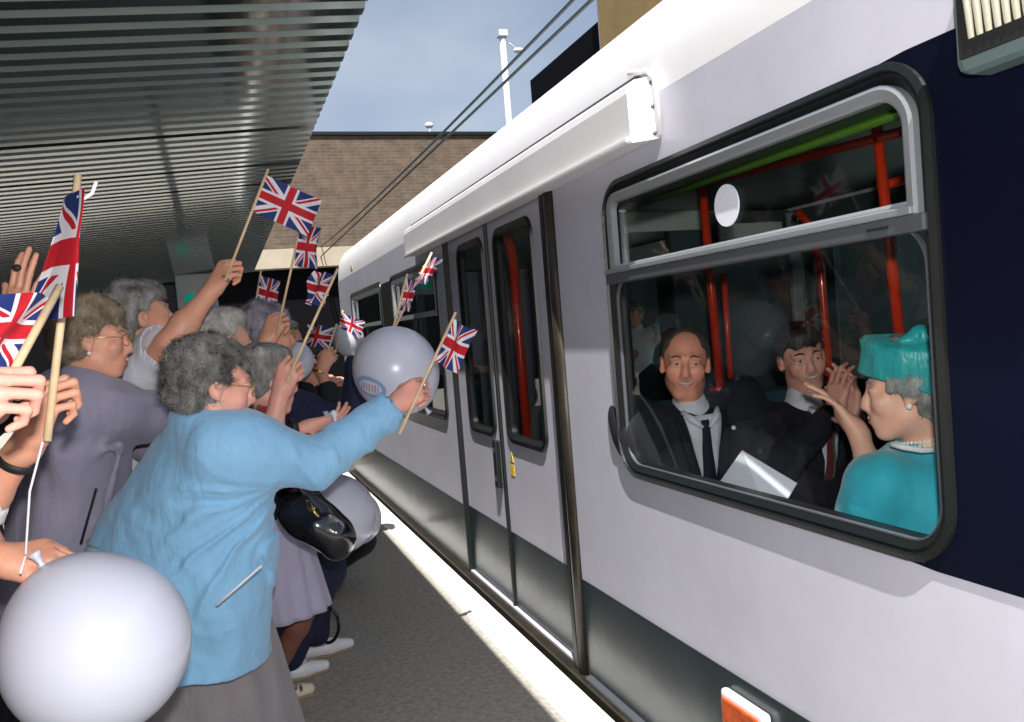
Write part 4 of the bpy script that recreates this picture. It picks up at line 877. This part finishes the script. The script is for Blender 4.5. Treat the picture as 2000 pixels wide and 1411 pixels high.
# F: woman behind the blue one: lilac skirt, sandals
fw = P(548, 768, 2.68)
Fp, f_ = person('woman in glasses with pale lilac skirt and sandals, open palm beside the blue coat', P(522, 742, 2.86), (.92, .3, -.12), (.1, 0, 1), .97, look=dict(open=.003, lips='lips_red'), sk='skin_pink', hairstyle=dict(vol=.006, freq=80, amp=.004, len=.02, curl=.8, n=3500), hairm='hair_grey', group=GC,
    pelvis=(.06, 3.40, .88), bodyf=(.9, .2, 0), neck=P(478, 828, 2.98), sh=(P(478, 868, 2.82), P(500, 860, 3.1)),
    arms=[dict(side=-1, wrist=P(600, 836, 2.9), dir=P(690, 808, 3.0)-P(600, 836, 2.9), back=(.1, -.5, -.85), curl=(12, 14, 18, 24), tw=(55, 5), thumb=1, sleeve=.55), dict(side=1, wrist=fw, elbow=P(520, 885, 2.66), dir=P(566, 722, 2.66)-fw, back=(-.35, -.85, .1), curl=(82,)*4, tw=(38, 42), thumb=-1, sleeve=.6)],
    feet=[((.07, 3.56, 0), (.97, .1, 0)), ((-.04, 3.34, 0), (.97, .0, 0))], specs='gold', top=dict(m='black_cloth', wf=15), bottom=dict(kind='skirt', m='lilac_skirt', z=.45, r0=.15, r1=.21, c=(*P(540, 1250, 3.3)[:2], .42)), shoe=dict(m='cream_leather', open=1), legskin='hose')
cuffring('watch_strap', P(572, 838, 2.88), (.9, .3, .1), .030, .010, M['black_ink'], Fp)
b = MB(); b.tube([P(505, 796, 2.8), P(520, 800, 2.78), P(535, 790, 2.78)], .010, 8); b.build('red_collar', M['red_cloth'], Fp, smooth=True)
# I: near person at the left edge, only hands in view
iw = P(60, 858, 1.52); iw2 = P(-5, 1095, 1.5)
I_, i_ = person('person at the left edge with black watch strap gripping a tall flag and balloon string', P(-150, 690, 1.75), (.95, .3, 0), (0, 0, 1), 1.0, sk='skin_tan', hairstyle=CURLY, hairm='hair_brown', group=GC, pelvis=P(-260, 1150, 1.9), bodyf=(.9, .2, 0),
    arms=[dict(side=1, wrist=iw, elbow=P(-70, 1020, 1.55), dir=P(95, 770, 1.5)-iw, back=(-.45, -.6, .45), curl=(78, 80, 82, 84), tw=(40, 40), thumb=-1, sleeve=.72, sr=(.06, .055, .05)),
          dict(side=-1, wrist=iw2, dir=P(60, 1085, 1.52)-iw2, back=(0, -.4, .9), curl=(45, 50, 55, 60), tw=(30, 35), thumb=1, sleeve=.8, sr=(.06, .05, .045))],
    feet=[((-1.0, 1.3, 0), (.9, .2, 0)), ((-.95, 1.55, 0), (.9, .2, 0))], top=dict(m='white_cloth', name='blouse'), bottom=dict(kind='trousers', m='black_cloth'), shoe=dict(m='black_cloth'), res=.0045)
cuffring('watch_strap', P(36, 902, 1.525), P(95, 770, 1.5)-iw, .031, .008, M['black_ink'], I_)
cuffring('ring', P(84, 748, 1.475), (.9, 0, .1), .0105, .0015, M['gold'], I_)
# J: waving hand behind
jw = P(35, 640, 2.05)
J, j_ = person('person at the far left edge waving an open hand with a dark stone ring', P(-70, 690, 2.3), (.95, .2, 0), (0, 0, 1), 1.0, sk='skin_tan', hairstyle=dict(vol=.01, n=2500), hairm='hair_dark', group=GC, pelvis=P(-120, 1100, 2.4), bodyf=(.9, .2, 0), neck=P(-90, 790, 2.35),
    arms=[dict(side=1, wrist=jw, elbow=P(-15, 800, 2.12), dir=P(52, 500, 2.03)-jw, back=(-.5, -.85, .2), curl=(12, 8, 6, 16), tw=(50, 5), thumb=-1, spread=4, sleeve=.5, sr=(.07, .065, .06)), dict(side=-1, wrist=P(-60, 1000, 2.6), dir=(0, 0, -1), back=(0, -1, 0), curl=(20,)*4, thumb=1)],
    feet=[(P(-120, 1300, 2.4)*v3(1, 1, 0), (.9, .2, 0)), (P(-90, 1300, 2.6)*v3(1, 1, 0), (.9, .2, 0))], top=dict(m='black_cloth'), bottom=dict(kind='trousers', m='black_cloth'), shoe=dict(m='black_cloth'))
b = MB(); b.sphere(P(33, 523, 2.0), (.010, .006, .008)); b.build('ring', M['black_ink'], J, smooth=True)
# K: nearest person, one blurred pink fist
kw = P(-100, 850, 1.1)
Kp, k_ = person('nearest person at the left edge showing only a pink fist around a flag stick', P(-420, 700, 1.1), (.9, .4, 0), (0, 0, 1), 1.0, sk='skin_pink', hairstyle=dict(vol=.01, n=1500), hairm='hair_grey', group=GC, pelvis=(-.95, .62, .9), bodyf=(.8, .4, 0),
    arms=[dict(side=1, wrist=kw, dir=P(-30, 785, 1.1)-kw, back=(-.2, -.7, .7), curl=(75, 78, 80, 82), tw=(40, 40), thumb=-1, sleeve=.8), dict(side=-1, wrist=(-.8, .9, .9), dir=(0, .3, -1), back=(0, -1, 0), curl=(20,)*4, thumb=1)],
    feet=[((-1.0, .55, 0), (.9, .2, 0)), ((-.9, .75, 0), (.9, .2, 0))], top=dict(m='pink_cloth', name='blouse'), bottom=dict(kind='trousers', m='black_cloth'), shoe=dict(m='black_cloth'))
# G: far crowd near the tram
gw = P(628, 722, 4.3)
G, g_ = person('dark dressed person further back lifting a small flag near the tram end', P(600, 712, 4.6), (.9, .3, 0), (0, 0, 1), 1.0, sk='skin_tan', hairstyle=dict(vol=.01, n=2000), hairm='hair_dark', group=GC, pelvis=P(590, 960, 4.7), bodyf=(.9, .2, 0),
    arms=[dict(side=1, wrist=gw, dir=P(645, 690, 4.3)-gw, back=(-.2, -.9, .2), curl=(75,)*4, tw=(40, 40), thumb=-1, sleeve=.75), dict(side=-1, wrist=P(640, 800, 4.9), dir=(1, .3, 0), back=(0, 0, 1), curl=(20,)*4, thumb=1)],
    feet=[(P(590, 1160, 4.7)*v3(1, 1, 0), (.9, .2, 0)), (P(600, 1160, 4.9)*v3(1, 1, 0), (.9, .2, 0))], top=dict(m='black_cloth'), bottom=dict(kind='trousers', m='black_cloth'), shoe=dict(m='black_cloth'), res=.007)
cuffring('bracelet', P(624, 728, 4.28), (.5, .2, 1), .032, .004, M['gold'], G)
for i, (px, py, d, hm, tm, lb) in enumerate([(705, 700, 6.6, 'hair_brown', 'black_cloth', 'distant person in dark clothes standing by the far tram window'), (645, 690, 7.4, 'hair_dark', 'lilac_jacket', 'distant person in a grey jacket beyond the small white balloon'), (560, 690, 6.2, 'hair_grey', 'navy_cloth', 'distant person in navy hidden behind the raised flags')]):
    c = P(px, py, d); X_ = c[0]; Y_ = c[1]; X_ = min(X_, .5)
    person(lb, (X_, Y_, 1.52), (.9, -.4 if i else .3, 0), (0, 0, 1), 1.0, sk='skin_tan', hairstyle=dict(vol=.01, n=1200), hairm=hm, group=GC, pelvis=(X_-.02, Y_, .9), bodyf=(.9, -.2, 0),
        arms=[dict(side=q, wrist=(X_+.25, Y_-.15*q, 1.15), dir=(1, 0, .3), back=(0, 0, 1), curl=(30,)*4, thumb=-q) for q in (1, -1)], feet=[((X_, Y_-.1, 0), (1, 0, 0)), ((X_, Y_+.1, 0), (1, 0, 0))], top=dict(m=tm, res=.011), bottom=dict(kind='trousers', m='black_cloth'), shoe=dict(m='black_cloth'), res=.008)
# ---- inside the tram
def PX(px, py, x):
    r = P(px, py, 1)-v3(0, 0, EYE); return v3(0, 0, EYE)+r*x/r[0]
q1 = (1.55, 2.74, .56)
def suit_front(root, inf, tie, vee=.34, vw=.075, side=0, m='shirt'):
    """shirt front, tie and lapels laid over the chest of a seated man"""
    Bf = Frame(inf['neck'], inf['BR'][:, 0], inf['BR'][:, 1], inf['BR'][:, 2])
    return Bf
man1h = P(1338, 708, 3.03)
M1, m1 = person('balding ruddy man in a dark suit grinning at the saloon window, white sheet before him', man1h, (-.50, -.86, -.05), (.08, 0, 1), 1.06, look=dict(smile=1, open=.0015, jaw=1.08, nose=1.0, gaze=-.5, tp=.0018), sk='skin_ruddy', hairstyle=dict(vol=.002, freq=60, amp=.0015, len=.016, curl=.3, n=3500, bald=1, quiff=0, front=1.05), hairm='hair_mid', group=GP,
    pelvis=(1.60, 2.66, .56), bodyf=(-.25, -.95, 0), neck=P(1350, 800, 3.02), shw=.20, seated=True,
    arms=[dict(side=1, wrist=(1.50, 2.30, .72), dir=(.5, -.6, -.1), back=(0, 0, 1), curl=(30,)*4, thumb=-1, sr=(.078, .065, .05)), dict(side=-1, wrist=(1.86, 2.30, .72), dir=(-.5, -.6, -.1), back=(0, 0, 1), curl=(30,)*4, thumb=1, sr=(.078, .065, .05))],
    feet=[((1.52, 2.12, 0), (0, -1, 0)), ((1.72, 2.12, 0), (0, -1, 0))], knees=[(1.50, 2.2, .55), (1.74, 2.2, .55)], top=dict(m='suit', wf=14, wa=.003, collar=0), bottom=dict(kind='trousers', m='suit'), shoe=dict(m='black_cloth'), girth=1.15)
man2h = P(1565, 698, 3.16)
M2, m2 = person('dark haired man in a dark suit smiling and clapping beside the tram window', man2h, (-.35, -.92, -.1), (-.12, 0, 1), 1.03, look=dict(smile=1, nose=.6, tp=.0015), sk='skin_pink', hairstyle=dict(vol=.007, freq=50, amp=.0015, len=.02, curl=.3, n=5000, front=.92, flow=.3), hairm='hair_dark', group=GP,
    pelvis=(2.05, 2.66, .56), bodyf=(.05, -.97, 0), neck=P(1568, 792, 3.14), shw=.19, seated=True,
    arms=[dict(side=1, wrist=P(1632, 806, 2.86), elbow=P(1520, 912, 2.78), dir=P(1640, 740, 2.87)-P(1632, 806, 2.86), back=(-.85, -.3, 0), curl=(28, 24, 24, 30), thumb=-1, sleeve=.95, sr=(.075, .065, .045)), dict(side=-1, wrist=P(1668, 812, 2.92), elbow=P(1735, 905, 2.9), dir=P(1655, 735, 2.92)-P(1668, 812, 2.92), back=(.9, .2, 0), curl=(18,)*4, thumb=1, sleeve=.95, sr=(.075, .065, .045))],
    feet=[((1.98, 2.12, 0), (0, -1, 0)), ((2.18, 2.12, 0), (0, -1, 0))], knees=[(1.96, 2.2, .55), (2.18, 2.2, .55)], top=dict(m='suit', wf=14, wa=.003, collar=0), bottom=dict(kind='trousers', m='suit'), shoe=dict(m='black_cloth'), girth=1.05)
for R_, I2, px, py, d, tm in ((M1, m1, 1350, 800, 3.02, 'tie'), (M2, m2, 1568, 792, 3.14, 'tie_red')):
    n0 = I2['neck']; Br = I2['BR']; f0 = Br[:, 1]; r0 = Br[:, 0]; sp0 = Br[:, 2]; gg = 1.15 if R_ is M1 else 1.05
    def surf(u, v_, off=0):   # u to the man's right, v down from the neck
        c = n0-sp0*.16; dx = u/(.165*gg); dz = (-(v_-.16))/.175; yv = math.sqrt(max(.0, 1-dx*dx-dz*dz*.8))*.115*gg
        return c+r0*u+sp0*(-(v_-.16))+f0*(yv+.012+off+.055*max(0, 1-v_/.12))
    V = []; Fc = []; rows = 12
    for j in range(rows+1):
        v_ = .0+.31*j/rows; hw = .062*(1-v_/.33)+.004
        for i in range(7): V.append(surf((i/3-1)*hw, v_, 0))
    Fc = [(j*7+i, j*7+i+1, (j+1)*7+i+1, (j+1)*7+i) for j in range(rows) for i in range(6)]
    so = mesh_obj('shirt_front', V, Fc, M['shirt'], R_); so.modifiers.new('thick', 'SOLIDIFY').thickness = .004
    V = []
    for j in range(rows+1):
        v_ = .015+.29*j/rows; hw = (.014 if j < 2 else .012+.016*j/rows)
        for i in range(3): V.append(surf((i-1)*hw, v_, .007 if i == 1 else .005))
    to = mesh_obj('tie', V, [(j*3+i, j*3+i+1, (j+1)*3+i+1, (j+1)*3+i) for j in range(rows) for i in range(2)], M[tm], R_); to.modifiers.new('thick', 'SOLIDIFY').thickness = .004
    b = MB()
    for q in (-1, 1): b.tube([surf(q*.062, -.012, -.01), surf(q*.040, .012, .008), surf(q*.012, .04, .012)], [.009, .014, .006], 8)
    b.build('collar_wing', M['shirt'], R_, smooth=True); hb_ = I2['H'](0, -.030, -.085); t = Field(); t.cone(n0-sp0*.015, n0*.68+hb_*.32, .076, .060, .02); V, Q = t.mesh(.006); mesh_obj('collar', V, Q, M['shirt'], R_)
    b = MB()
    for q in (-1, 1): b.tube([surf(q*.085, .0, -.012), surf(q*.072, .08, .004), surf(q*.050, .18, .006), surf(q*.010, .31, .005)], [.006, .015, .016, .004], 8)
    b.build('lapel', M['suit'], R_, smooth=True)
b = MB(); b.sphere(P(1433, 836, 2.80), (.008, .008, .008)); b.build('lapel_pin', M['pearl'], M1, smooth=True)
# woman in turquoise
qh = P(1770, 762, 2.07); qf = nrm((-.74, .67, -.06))
W_, wi = person('woman in a turquoise hat and suit with pearls, waving from inside the saloon window', qh, qf, (.02, .06, 1), .98, look=dict(smile=1, open=.003, lips='lips_red', brow='hair_grey', nose=.7), sk='skin_pale', hairstyle=dict(vol=.016, freq=85, amp=.004, len=.020, curl=.9, n=6500, ear=0, quiff=0), hairm='hair_grey', group=GP,
    neck=P(1815, 868, 2.08), pelvis=(1.68, 1.50, .56), bodyf=(-.45, .88, 0), sh=(P(1950, 935, 2.2), P(1722, 948, 2.06)), seated=True,
    arms=[dict(side=-1, wrist=P(1672, 838, 2.28), elbow=P(1712, 950, 2.22), dir=P(1612, 765, 2.32)-P(1672, 838, 2.28), back=(.75, -.55, .45), curl=(14, 12, 12, 18), tw=(62, -4), thumb=-1 if False else 1, spread=5, sleeve=.5, sr=(.062, .064, .06), hs=.95, fat=.88), dict(side=1, wrist=(1.85, 1.75, .72), dir=(0, .8, 0), back=(0, 0, 1), curl=(30,)*4, thumb=-1)],
    feet=[((1.62, 2.0, 0), (0, 1, 0)), ((1.78, 2.0, 0), (0, 1, 0))], knees=[(1.62, 1.95, .52), (1.78, 1.95, .52)],
    top=dict(m='turquoise', wf=12, wa=.002, collar=.1, extra=[(P(1790, 930, 2.12), P(1760, 1080, 2.08), .10, .12, .05), (P(1722, 948, 2.06), P(1690, 1010, 2.05), .058, .066, .03), (P(1690, 1010, 2.05), P(1690, 1060, 2.07), .064, .060, .02), (P(1745, 925, 2.07), P(1722, 940, 2.06), .05, .055, .03)],
        folds=[([P(1668, 990, 2.0), P(1690, 995, 1.98)], .006, .01, '-')], res=.006), bottom=dict(kind='trousers', m='turquoise'), shoe=dict(m='black_cloth'))
# the hat: flared tilted pillbox with a bow
hc = P(1789, 722, 2.07); HU = nrm((.30, -.24, 1)); HF = nrm(qf-HU*qf.dot(HU)); HR = np.cross(HF, HU)
V = []; n_ = 48; prof_h = [(0, -.040, .92), (0, -.037, .95), (.0, .010, 1.02), (0, .040, 1.10), (.0, .050, 1.06), (-.01, .072, .5), (-.01, .080, .001)]
for (fo, z_, r_) in prof_h:
    for i in range(n_):
        a = 2*math.pi*i/n_; fr = max(0, math.cos(a)); rx = .110*r_; ry = (.128)*r_
        zz = z_*(1+.12*fr)+(.006*math.sin(a*3+1) if z_ > .03 else 0)-.018*math.cos(a)*(1 if z_ > .03 else 0)
        V.append(hc+HR*rx*math.sin(a)+HF*(ry*math.cos(a)+fo*0)+HU*zz)
Fc = [(j*n_+i, j*n_+(i+1) % n_, (j+1)*n_+(i+1) % n_, (j+1)*n_+i) for j in range(len(prof_h)-1) for i in range(n_)]
hat = mesh_obj('hat', V, Fc, M['turquoise_silk'], W_); hat.modifiers.new('thick', 'SOLIDIFY').thickness = .004
t = Field()
for k_ in range(5):
    a = k_*1.25; c_ = hc+HU*.055-HF*.02+HR*.02*math.cos(a); t.cone(c_, c_+(HR*math.cos(a)+HF*math.sin(a))*.045+HU*.022, .010, .014, .012)
t.chain([P(1762, 668, 2.0), P(1800, 650, 2.0), P(1832, 628, 2.02)], [.010, .016, .008], .01); t.chain([P(1780, 672, 2.0), P(1815, 660, 1.99), P(1838, 655, 2.02)], [.01, .014, .01], .01)
t.noise = wob(90, .002); V, Q = t.mesh(.004); mesh_obj('bow', V, Q, M['turquoise_silk'], hat)
b = MB()
nk = P(1812, 855, 2.05)
for row, (dz, rr_) in enumerate(((0, .064), (-.010, .068), (-.020, .073))):
    for k_ in range(46):
        a = 2*math.pi*k_/46; b.sphere(v3(wi['neck'])+UP*(.020+dz)+v3(rr_*math.cos(a), rr_*math.sin(a), 0)+qf*.012*math.cos(a-2.5)+UP*(-.012*math.cos(a-2.5)), .0042, nu=7, nv=5)
b.build('pearl_necklace', M['pearl'], W_, smooth=True)
b = MB(); b.sphere(wi['H'](-.083, .0, -.036), .0085); b.build('earring', M['pearl'], W_, smooth=True)
b = MB(); b.tube([P(1742, 868, 1.99), P(1765, 874, 1.965), P(1800, 880, 1.955), P(1835, 878, 1.965), P(1860, 868, 1.99)], .007, 8); b.build('collar_trim', M['white_cloth'], W_, smooth=True)
# paper on the lap
def quad_sheet(name, pts, th, m, **k):
    pts = [v3(p) for p in pts]; n_ = nrm(np.cross(pts[1]-pts[0], pts[3]-pts[0])); V = pts+[p+n_*th for p in pts]
    o = mesh_obj(name, V, [(0, 1, 2, 3), (7, 6, 5, 4)]+[(i, i+4, (i+1) % 4+4, (i+1) % 4) for i in range(4)], m, smooth=False); return tag(o, **k)
quad_sheet('paper_sheet', [PX(1449, 880, 1.43), PX(1556, 944, 1.46), PX(1508, 1025, 1.385), PX(1382, 975, 1.375)], .003, M['paper'], label='large blank white sheet of card held on the lap behind the tram window', cat='paper')
# person on the other platform seen through the windows
c = P(1242, 668, 8.2)
person('small distant child in a white shirt seen through the far tram windows', (c[0], c[1], c[2]+.25), (-.8, -.6, 0), (0, 0, 1), .95, sk='skin_tan', hairstyle=dict(vol=.01, n=800), hairm='hair_brown', group=None, pelvis=(c[0], c[1], c[2]-.3), bodyf=(-.8, -.6, 0),
    arms=[dict(side=q, wrist=(c[0]-.15, c[1]-.25*q, c[2]-.1), dir=(-1, 0, 0), back=(0, 0, 1), curl=(30,)*4, thumb=-q) for q in (1, -1)], feet=[((c[0], c[1]-.1, 0), (-1, 0, 0)), ((c[0], c[1]+.1, 0), (-1, 0, 0))], top=dict(m='white_cloth', name='shirt', res=.011), bottom=dict(kind='trousers', m='navy_cloth'), shoe=dict(m='black_cloth'), res=.008)
# ------------------------------------------------------------------ flags, balloons, bag
def flag(tip, base, stick_end, fly, label, L=None, wave=.012, ph=0., curlv=(0, 0, 0), twist=0, fr=2.2, droop=0, loc=None, m='flag', stick=True, taper=0, ext=.02, rs=.0045, knot=None, fold=0, narrow=0, lobe=None):
    """cloth hung between tip and base of the stick; fly = vector to the free edge"""
    tip, base, fly = v3(tip), v3(base), v3(fly); se = v3(stick_end) if stick_end is not None else base
    root = empty('hand_flag', se, label=label, cat='flag', group='small paper flags on wooden sticks')
    ax = nrm(tip-base)
    if stick: 
        b_ = MB(); b_.tube([se, tip+ax*ext], rs, 10); b_.build('stick', M['stick'], root, smooth=True)
    V = []; U = []; nu, nv = 44, 26; nn = nrm(np.cross(fly, tip-base)); crv = v3(curlv)
    for j in range(nv+1):
        for i in range(nu+1):
            u, v = i/nu, j/nv; p = base+(tip-base)*v+fly*u*(1-taper*(1-v)*0)
            hgt = (tip-base)
            p = p-hgt*taper*u*(v-.5)
            p = p+nn*(wave*math.sin(u*math.pi*fr+ph+v*1.3)*(.25+u)+wave*.45*math.sin(u*9+v*5+ph*2)+twist*u*(v-.5))+crv*u*u+v3(0, 0, -droop)*u*u*(1.2-v)
            if narrow: p = p-fly*u*narrow*v
            if lobe is not None: p = p+v3(lobe)*math.sin(math.pi*min(1, u*1.3))*(1-.6*v)
            if fold: p = p+nn*fold*math.sin(v*6.0+ph)*u-fly*abs(fold)*2*u*math.sin(v*5)**2
            V.append(p); U.append((u, v))
    Fc = [(j*(nu+1)+i, j*(nu+1)+i+1, (j+1)*(nu+1)+i+1, (j+1)*(nu+1)+i) for j in range(nv) for i in range(nu)]
    mesh_obj('cloth', V, Fc, M[m], root, uv=U)
    return root
flag(P(519, 342, 2.72), P(490, 412, 2.72), P(440, 548, 2.68), P(622, 400, 2.76)-P(512, 350, 2.72)+v3(0, 0, -.0), 'union flag flying open against the canopy, highest on the platform', wave=.010, fr=1.6, ph=.5)
flag(P(588, 440, 3.05), P(573, 520, 3.05), P(540, 655, 3.08), P(628, 462, 3.1)-P(585, 455, 3.05), 'crumpled upright flag above the violet grey perm, second highest', wave=.014, fr=2.6, ph=1.2, fold=.02)
for (tp, bs, se, fl, lb, kw) in [
    ((575, 440, 3.05), (571, 528, 3.05), None, (48, 15), None, {})]: pass
flag(P(508, 538, 3.9), P(496, 598, 3.9), P(488, 660, 3.9), P(541, 572, 3.95)-P(500, 560, 3.9), 'small flag in the dark gap between the raised arm and the perm', wave=.012, ph=2)
flag(P(655, 536, 2.72), P(628, 598, 2.72), P(560, 745, 2.64), P(604, 560, 2.8)-P(641, 566, 2.72), 'flag on a long bare stick gripped by the fist beside the blue coat woman', wave=.016, ph=.3, fr=2.8, fold=.012)
flag(P(655, 640, 4.3), P(640, 682, 4.3), P(632, 712, 4.3), P(600, 645, 4.35)-P(655, 652, 4.3), 'small flag held low by the braceleted hand further back', wave=.02, ph=1)
flag(P(668, 612, 5.5), P(660, 640, 5.5), P(655, 690, 5.5), P(712, 630, 5.5)-P(668, 615, 5.5), 'distant flag drooping over the small white balloon near the tram end', wave=.02, ph=2, droop=.02)
flag(P(610, 700, 4.4), P(590, 725, 4.4), P(585, 740, 4.4), P(640, 712, 4.4)-P(605, 712, 4.4), 'dark little flag lying low behind the row of fists', wave=.012, ph=2)
flag(P(793, 545, 3.25), P(776, 606, 3.25), P(764, 655, 3.22), P(806, 575, 3.25)-P(782, 572, 3.25), 'curled flag standing above the printed balloon', wave=.012, ph=.8, fr=2.4)
flag(P(838, 502, 3.3), P(806, 552, 3.3), P(764, 654, 3.24), P(852, 524, 3.3)-P(826, 520, 3.3), 'thin folded flag tip highest beside the tram door, above the balloon', wave=.012, ph=2.2, fr=2.4)
flag(P(885, 622, 2.56), P(848, 706, 2.53), P(780, 848, 2.48), P(910, 688, 2.60)-P(868, 664, 2.56), 'flag in the outstretched hand of the blue coat woman, beside the tram door', wave=.014, ph=.2, fr=2.0, fold=.01)
# big near flags
flag(P(150, 372, 1.56), P(133, 600, 1.50), P(92, 862, 1.47), P(84, 500, 1.46)-P(160, 470, 1.52), 'large blurred flag hanging tall from the stick held at the left edge', wave=.016, ph=.6, fr=2.2, taper=0, rs=.007, ext=.03, fold=.012, narrow=.8, lobe=P(190, 480, 1.44)-P(150, 480, 1.5))
b = MB(); b.tube([P(152, 385, 1.53), P(165, 388, 1.53), P(180, 378, 1.53), P(188, 355, 1.53)], .0035, 8); b.build('plastic_tie', M['ribbon'], smooth=True, label='loose white plastic tie curling off the tall flag stick', cat='tie')
flag(P(106, 580, 1.24), P(30, 722, 1.16), P(-58, 880, 1.06), P(-40, 600, 1.14)-P(90, 610, 1.24), 'nearest flag sagging red and white at the left edge', wave=.014, ph=1.4, fr=1.7, droop=.01, rs=.006)
def balloon(c, r, label, knot=(0, 0, -1), el=1.08, string=None):
    c = v3(c); k = nrm(knot); a = nrm(np.cross(k, (.3, 1, .2))); b2 = np.cross(k, a); V = []; nu, nv = 40, 28
    root = empty('balloon', c, label=label, cat='balloon', group='white party balloons')
    for j in range(nv+1):
        t = math.pi*j/nv; rr_ = r*math.sin(t); z_ = r*el*math.cos(t)
        if math.cos(t) < 0: z_ *= 1.10; rr_ *= 1-.10*math.cos(t)**2
        for i in range(nu): ph = 2*math.pi*i/nu; V.append(c-k*z_+(a*math.cos(ph)+b2*math.sin(ph))*rr_)
    Fc = [(j*nu+i, (j+1)*nu+i, (j+1)*nu+(i+1) % nu, j*nu+(i+1) % nu) for j in range(nv) for i in range(nu)]
    mesh_obj('skin', V, Fc, M['balloon'], root)
    e = c+k*r*el*1.10; b_ = MB(); b_.tube([e-k*.01, e+k*.006, e+k*.016, e+k*.026], [.012, .005, .007, .013], 12); b_.build('knot', M['balloon'], root, smooth=True)
    if string: b_ = MB(); b_.tube([v3(p) for p in string], .0022, 6); b_.build('string', M['ribbon'], root, smooth=True)
    return root
cb = P(191, 1262, 1.49)
balloon(cb, .156, 'huge plain white balloon filling the bottom left corner', knot=(-.45, .1, .9), el=1.0, string=[P(40, 1120, 1.44), P(50, 1085, 1.5), P(58, 960, 1.50), P(100, 800, 1.48)])
bc = P(773, 722, 2.98)
B2 = balloon(bc, .150, 'white balloon with a faded blue oval print behind the outstretched hand', knot=(.5, -.1, -.8), el=1.03)
# the faded print on its lower left
n0 = nrm(P(722, 757, 2.98)-bc+nrm(v3(0, 0, EYE)-bc)*.13); a0 = nrm(np.cross(n0, (.55, .1, 1))); c0 = np.cross(n0, a0)
def cap_patch(name, us, m, off, par):
    V = [];
    for (u, v) in us: p = n0+a0*u+c0*v; V.append(bc+nrm(p)*(.150*1.03+off))
    return V
def disc(cx, cy, rx, ry, ang, m, off, name, par, hole=None):
    V = []; R_, N_ = 6, 40; ca, sa = math.cos(ang), math.sin(ang); r0 = hole or 0
    for j in range(R_+1):
        q = r0+(1-r0)*j/R_
        for i in range(N_):
            t_ = 2*math.pi*i/N_; u, v = rx*q*math.cos(t_), ry*q*math.sin(t_); V.append((cx+u*ca-v*sa, cy+u*sa+v*ca))
    W2 = cap_patch(name, V, m, off, par); Fc = [(j*N_+i, j*N_+(i+1) % N_, (j+1)*N_+(i+1) % N_, (j+1)*N_+i) for j in range(R_) for i in range(N_)]
    return mesh_obj(name, W2, Fc, M[m], par)
disc(0, 0, .42, .25, .0, 'balloon_print', .0012, 'printed_oval', B2)
disc(0, 0, .31, .16, .0, 'balloon', .0020, 'oval_centre', B2)
for k_ in range(7):
    u = -.22+.073*k_; V = [(u-.016, -.09), (u+.016, -.09), (u+.016, .09), (u-.016, .09)]; W2 = cap_patch('', V, '', .0028, B2); mesh_obj('printed_letter', W2, [(0, 1, 2, 3)], M['balloon_print'] if k_ % 2 == 0 else M['lips'], B2)
balloon(P(680, 662, 5.6), .105, 'small round balloon by the far tram windows', knot=(.2, 0, -1))
balloon(P(577, 706, 3.95), .085, 'pale balloon half hidden behind the fist of the blue coat neighbour', knot=(-.3, 0, -1))
balloon(P(655, 1005, 3.3), .155, 'larger low balloon behind the black handbag', knot=(-.6, 0, .6), el=1.02)
balloon(P(690, 1010, 3.75), .120, 'low balloon furthest right, peeping from behind its neighbour over the platform edge', knot=(-.5, 0, .7))
balloon(P(640, 855, 3.5), .07, 'small pale balloon under the open palm', knot=(0, 0, 1))
# handbag
t = Field(); hb = P(622, 1020, 2.72); dx = nrm(P(680, 1060, 2.72)-P(570, 985, 2.72)); dz = nrm(UP-dx*dx.dot(UP)); dy = np.cross(dz, dx); HB = np.array([dx, dy, dz]).T
t.ell(hb, (.125, .055, .072), HB, .02); t.cone(hb-dx*.085-dz*.01, hb+dx*.085-dz*.02, .058, .060, .03); t.cone(hb-dx*.08+dz*.045, hb+dx*.07+dz*.035, .02, .02, .03); t.noise = wob(45, .0035)
V, Q = t.mesh(.0045); hbr = empty('handbag', hb, label='shiny black patent handbag with a gold clasp hanging beside the blue coat', cat='handbag')
mesh_obj('bag', V, Q, M['patent'], hbr)
b = MB(); b.tube([hb-dx*.07+dz*.05-dy*.02, P(575, 940, 2.70), P(585, 880, 2.78), P(600, 850, 2.86)], .010, 10); b.tube([hb+dx*.05+dz*.045, P(600, 940, 2.74), P(590, 880, 2.80), P(604, 850, 2.86)], .009, 10); b.build('strap', M['patent'], hbr, smooth=True)
b = MB(); b.tube([P(598, 985, 2.61), P(606, 998, 2.60), P(616, 992, 2.60)], .004, 8); b.tube([P(607, 992, 2.60), P(622, 1010, 2.60)], .005, 8); b.build('clasp', M['gold'], hbr, smooth=True)
b = MB(); b.tube([P(640+22*math.sin(a), 1222-34*math.cos(a), 3.9) for a in np.linspace(0, 3.3, 14)], .008, 8); tag(b.build('strap_loop', M['patent'], smooth=True), label='dark strap loop hanging beside the navy trousers above the white shoes', cat='strap')
# tissue in the open palm
t = Field(); t.chain([P(640, 812, 2.9), P(652, 808, 2.88), P(655, 822, 2.86)], [.008, .01, .006], .01); V, Q = t.mesh(.004); tag(mesh_obj('paper_tissue', V, Q, M['white_cloth']), 'crumpled white tissue lying in the open palm', 'tissue')
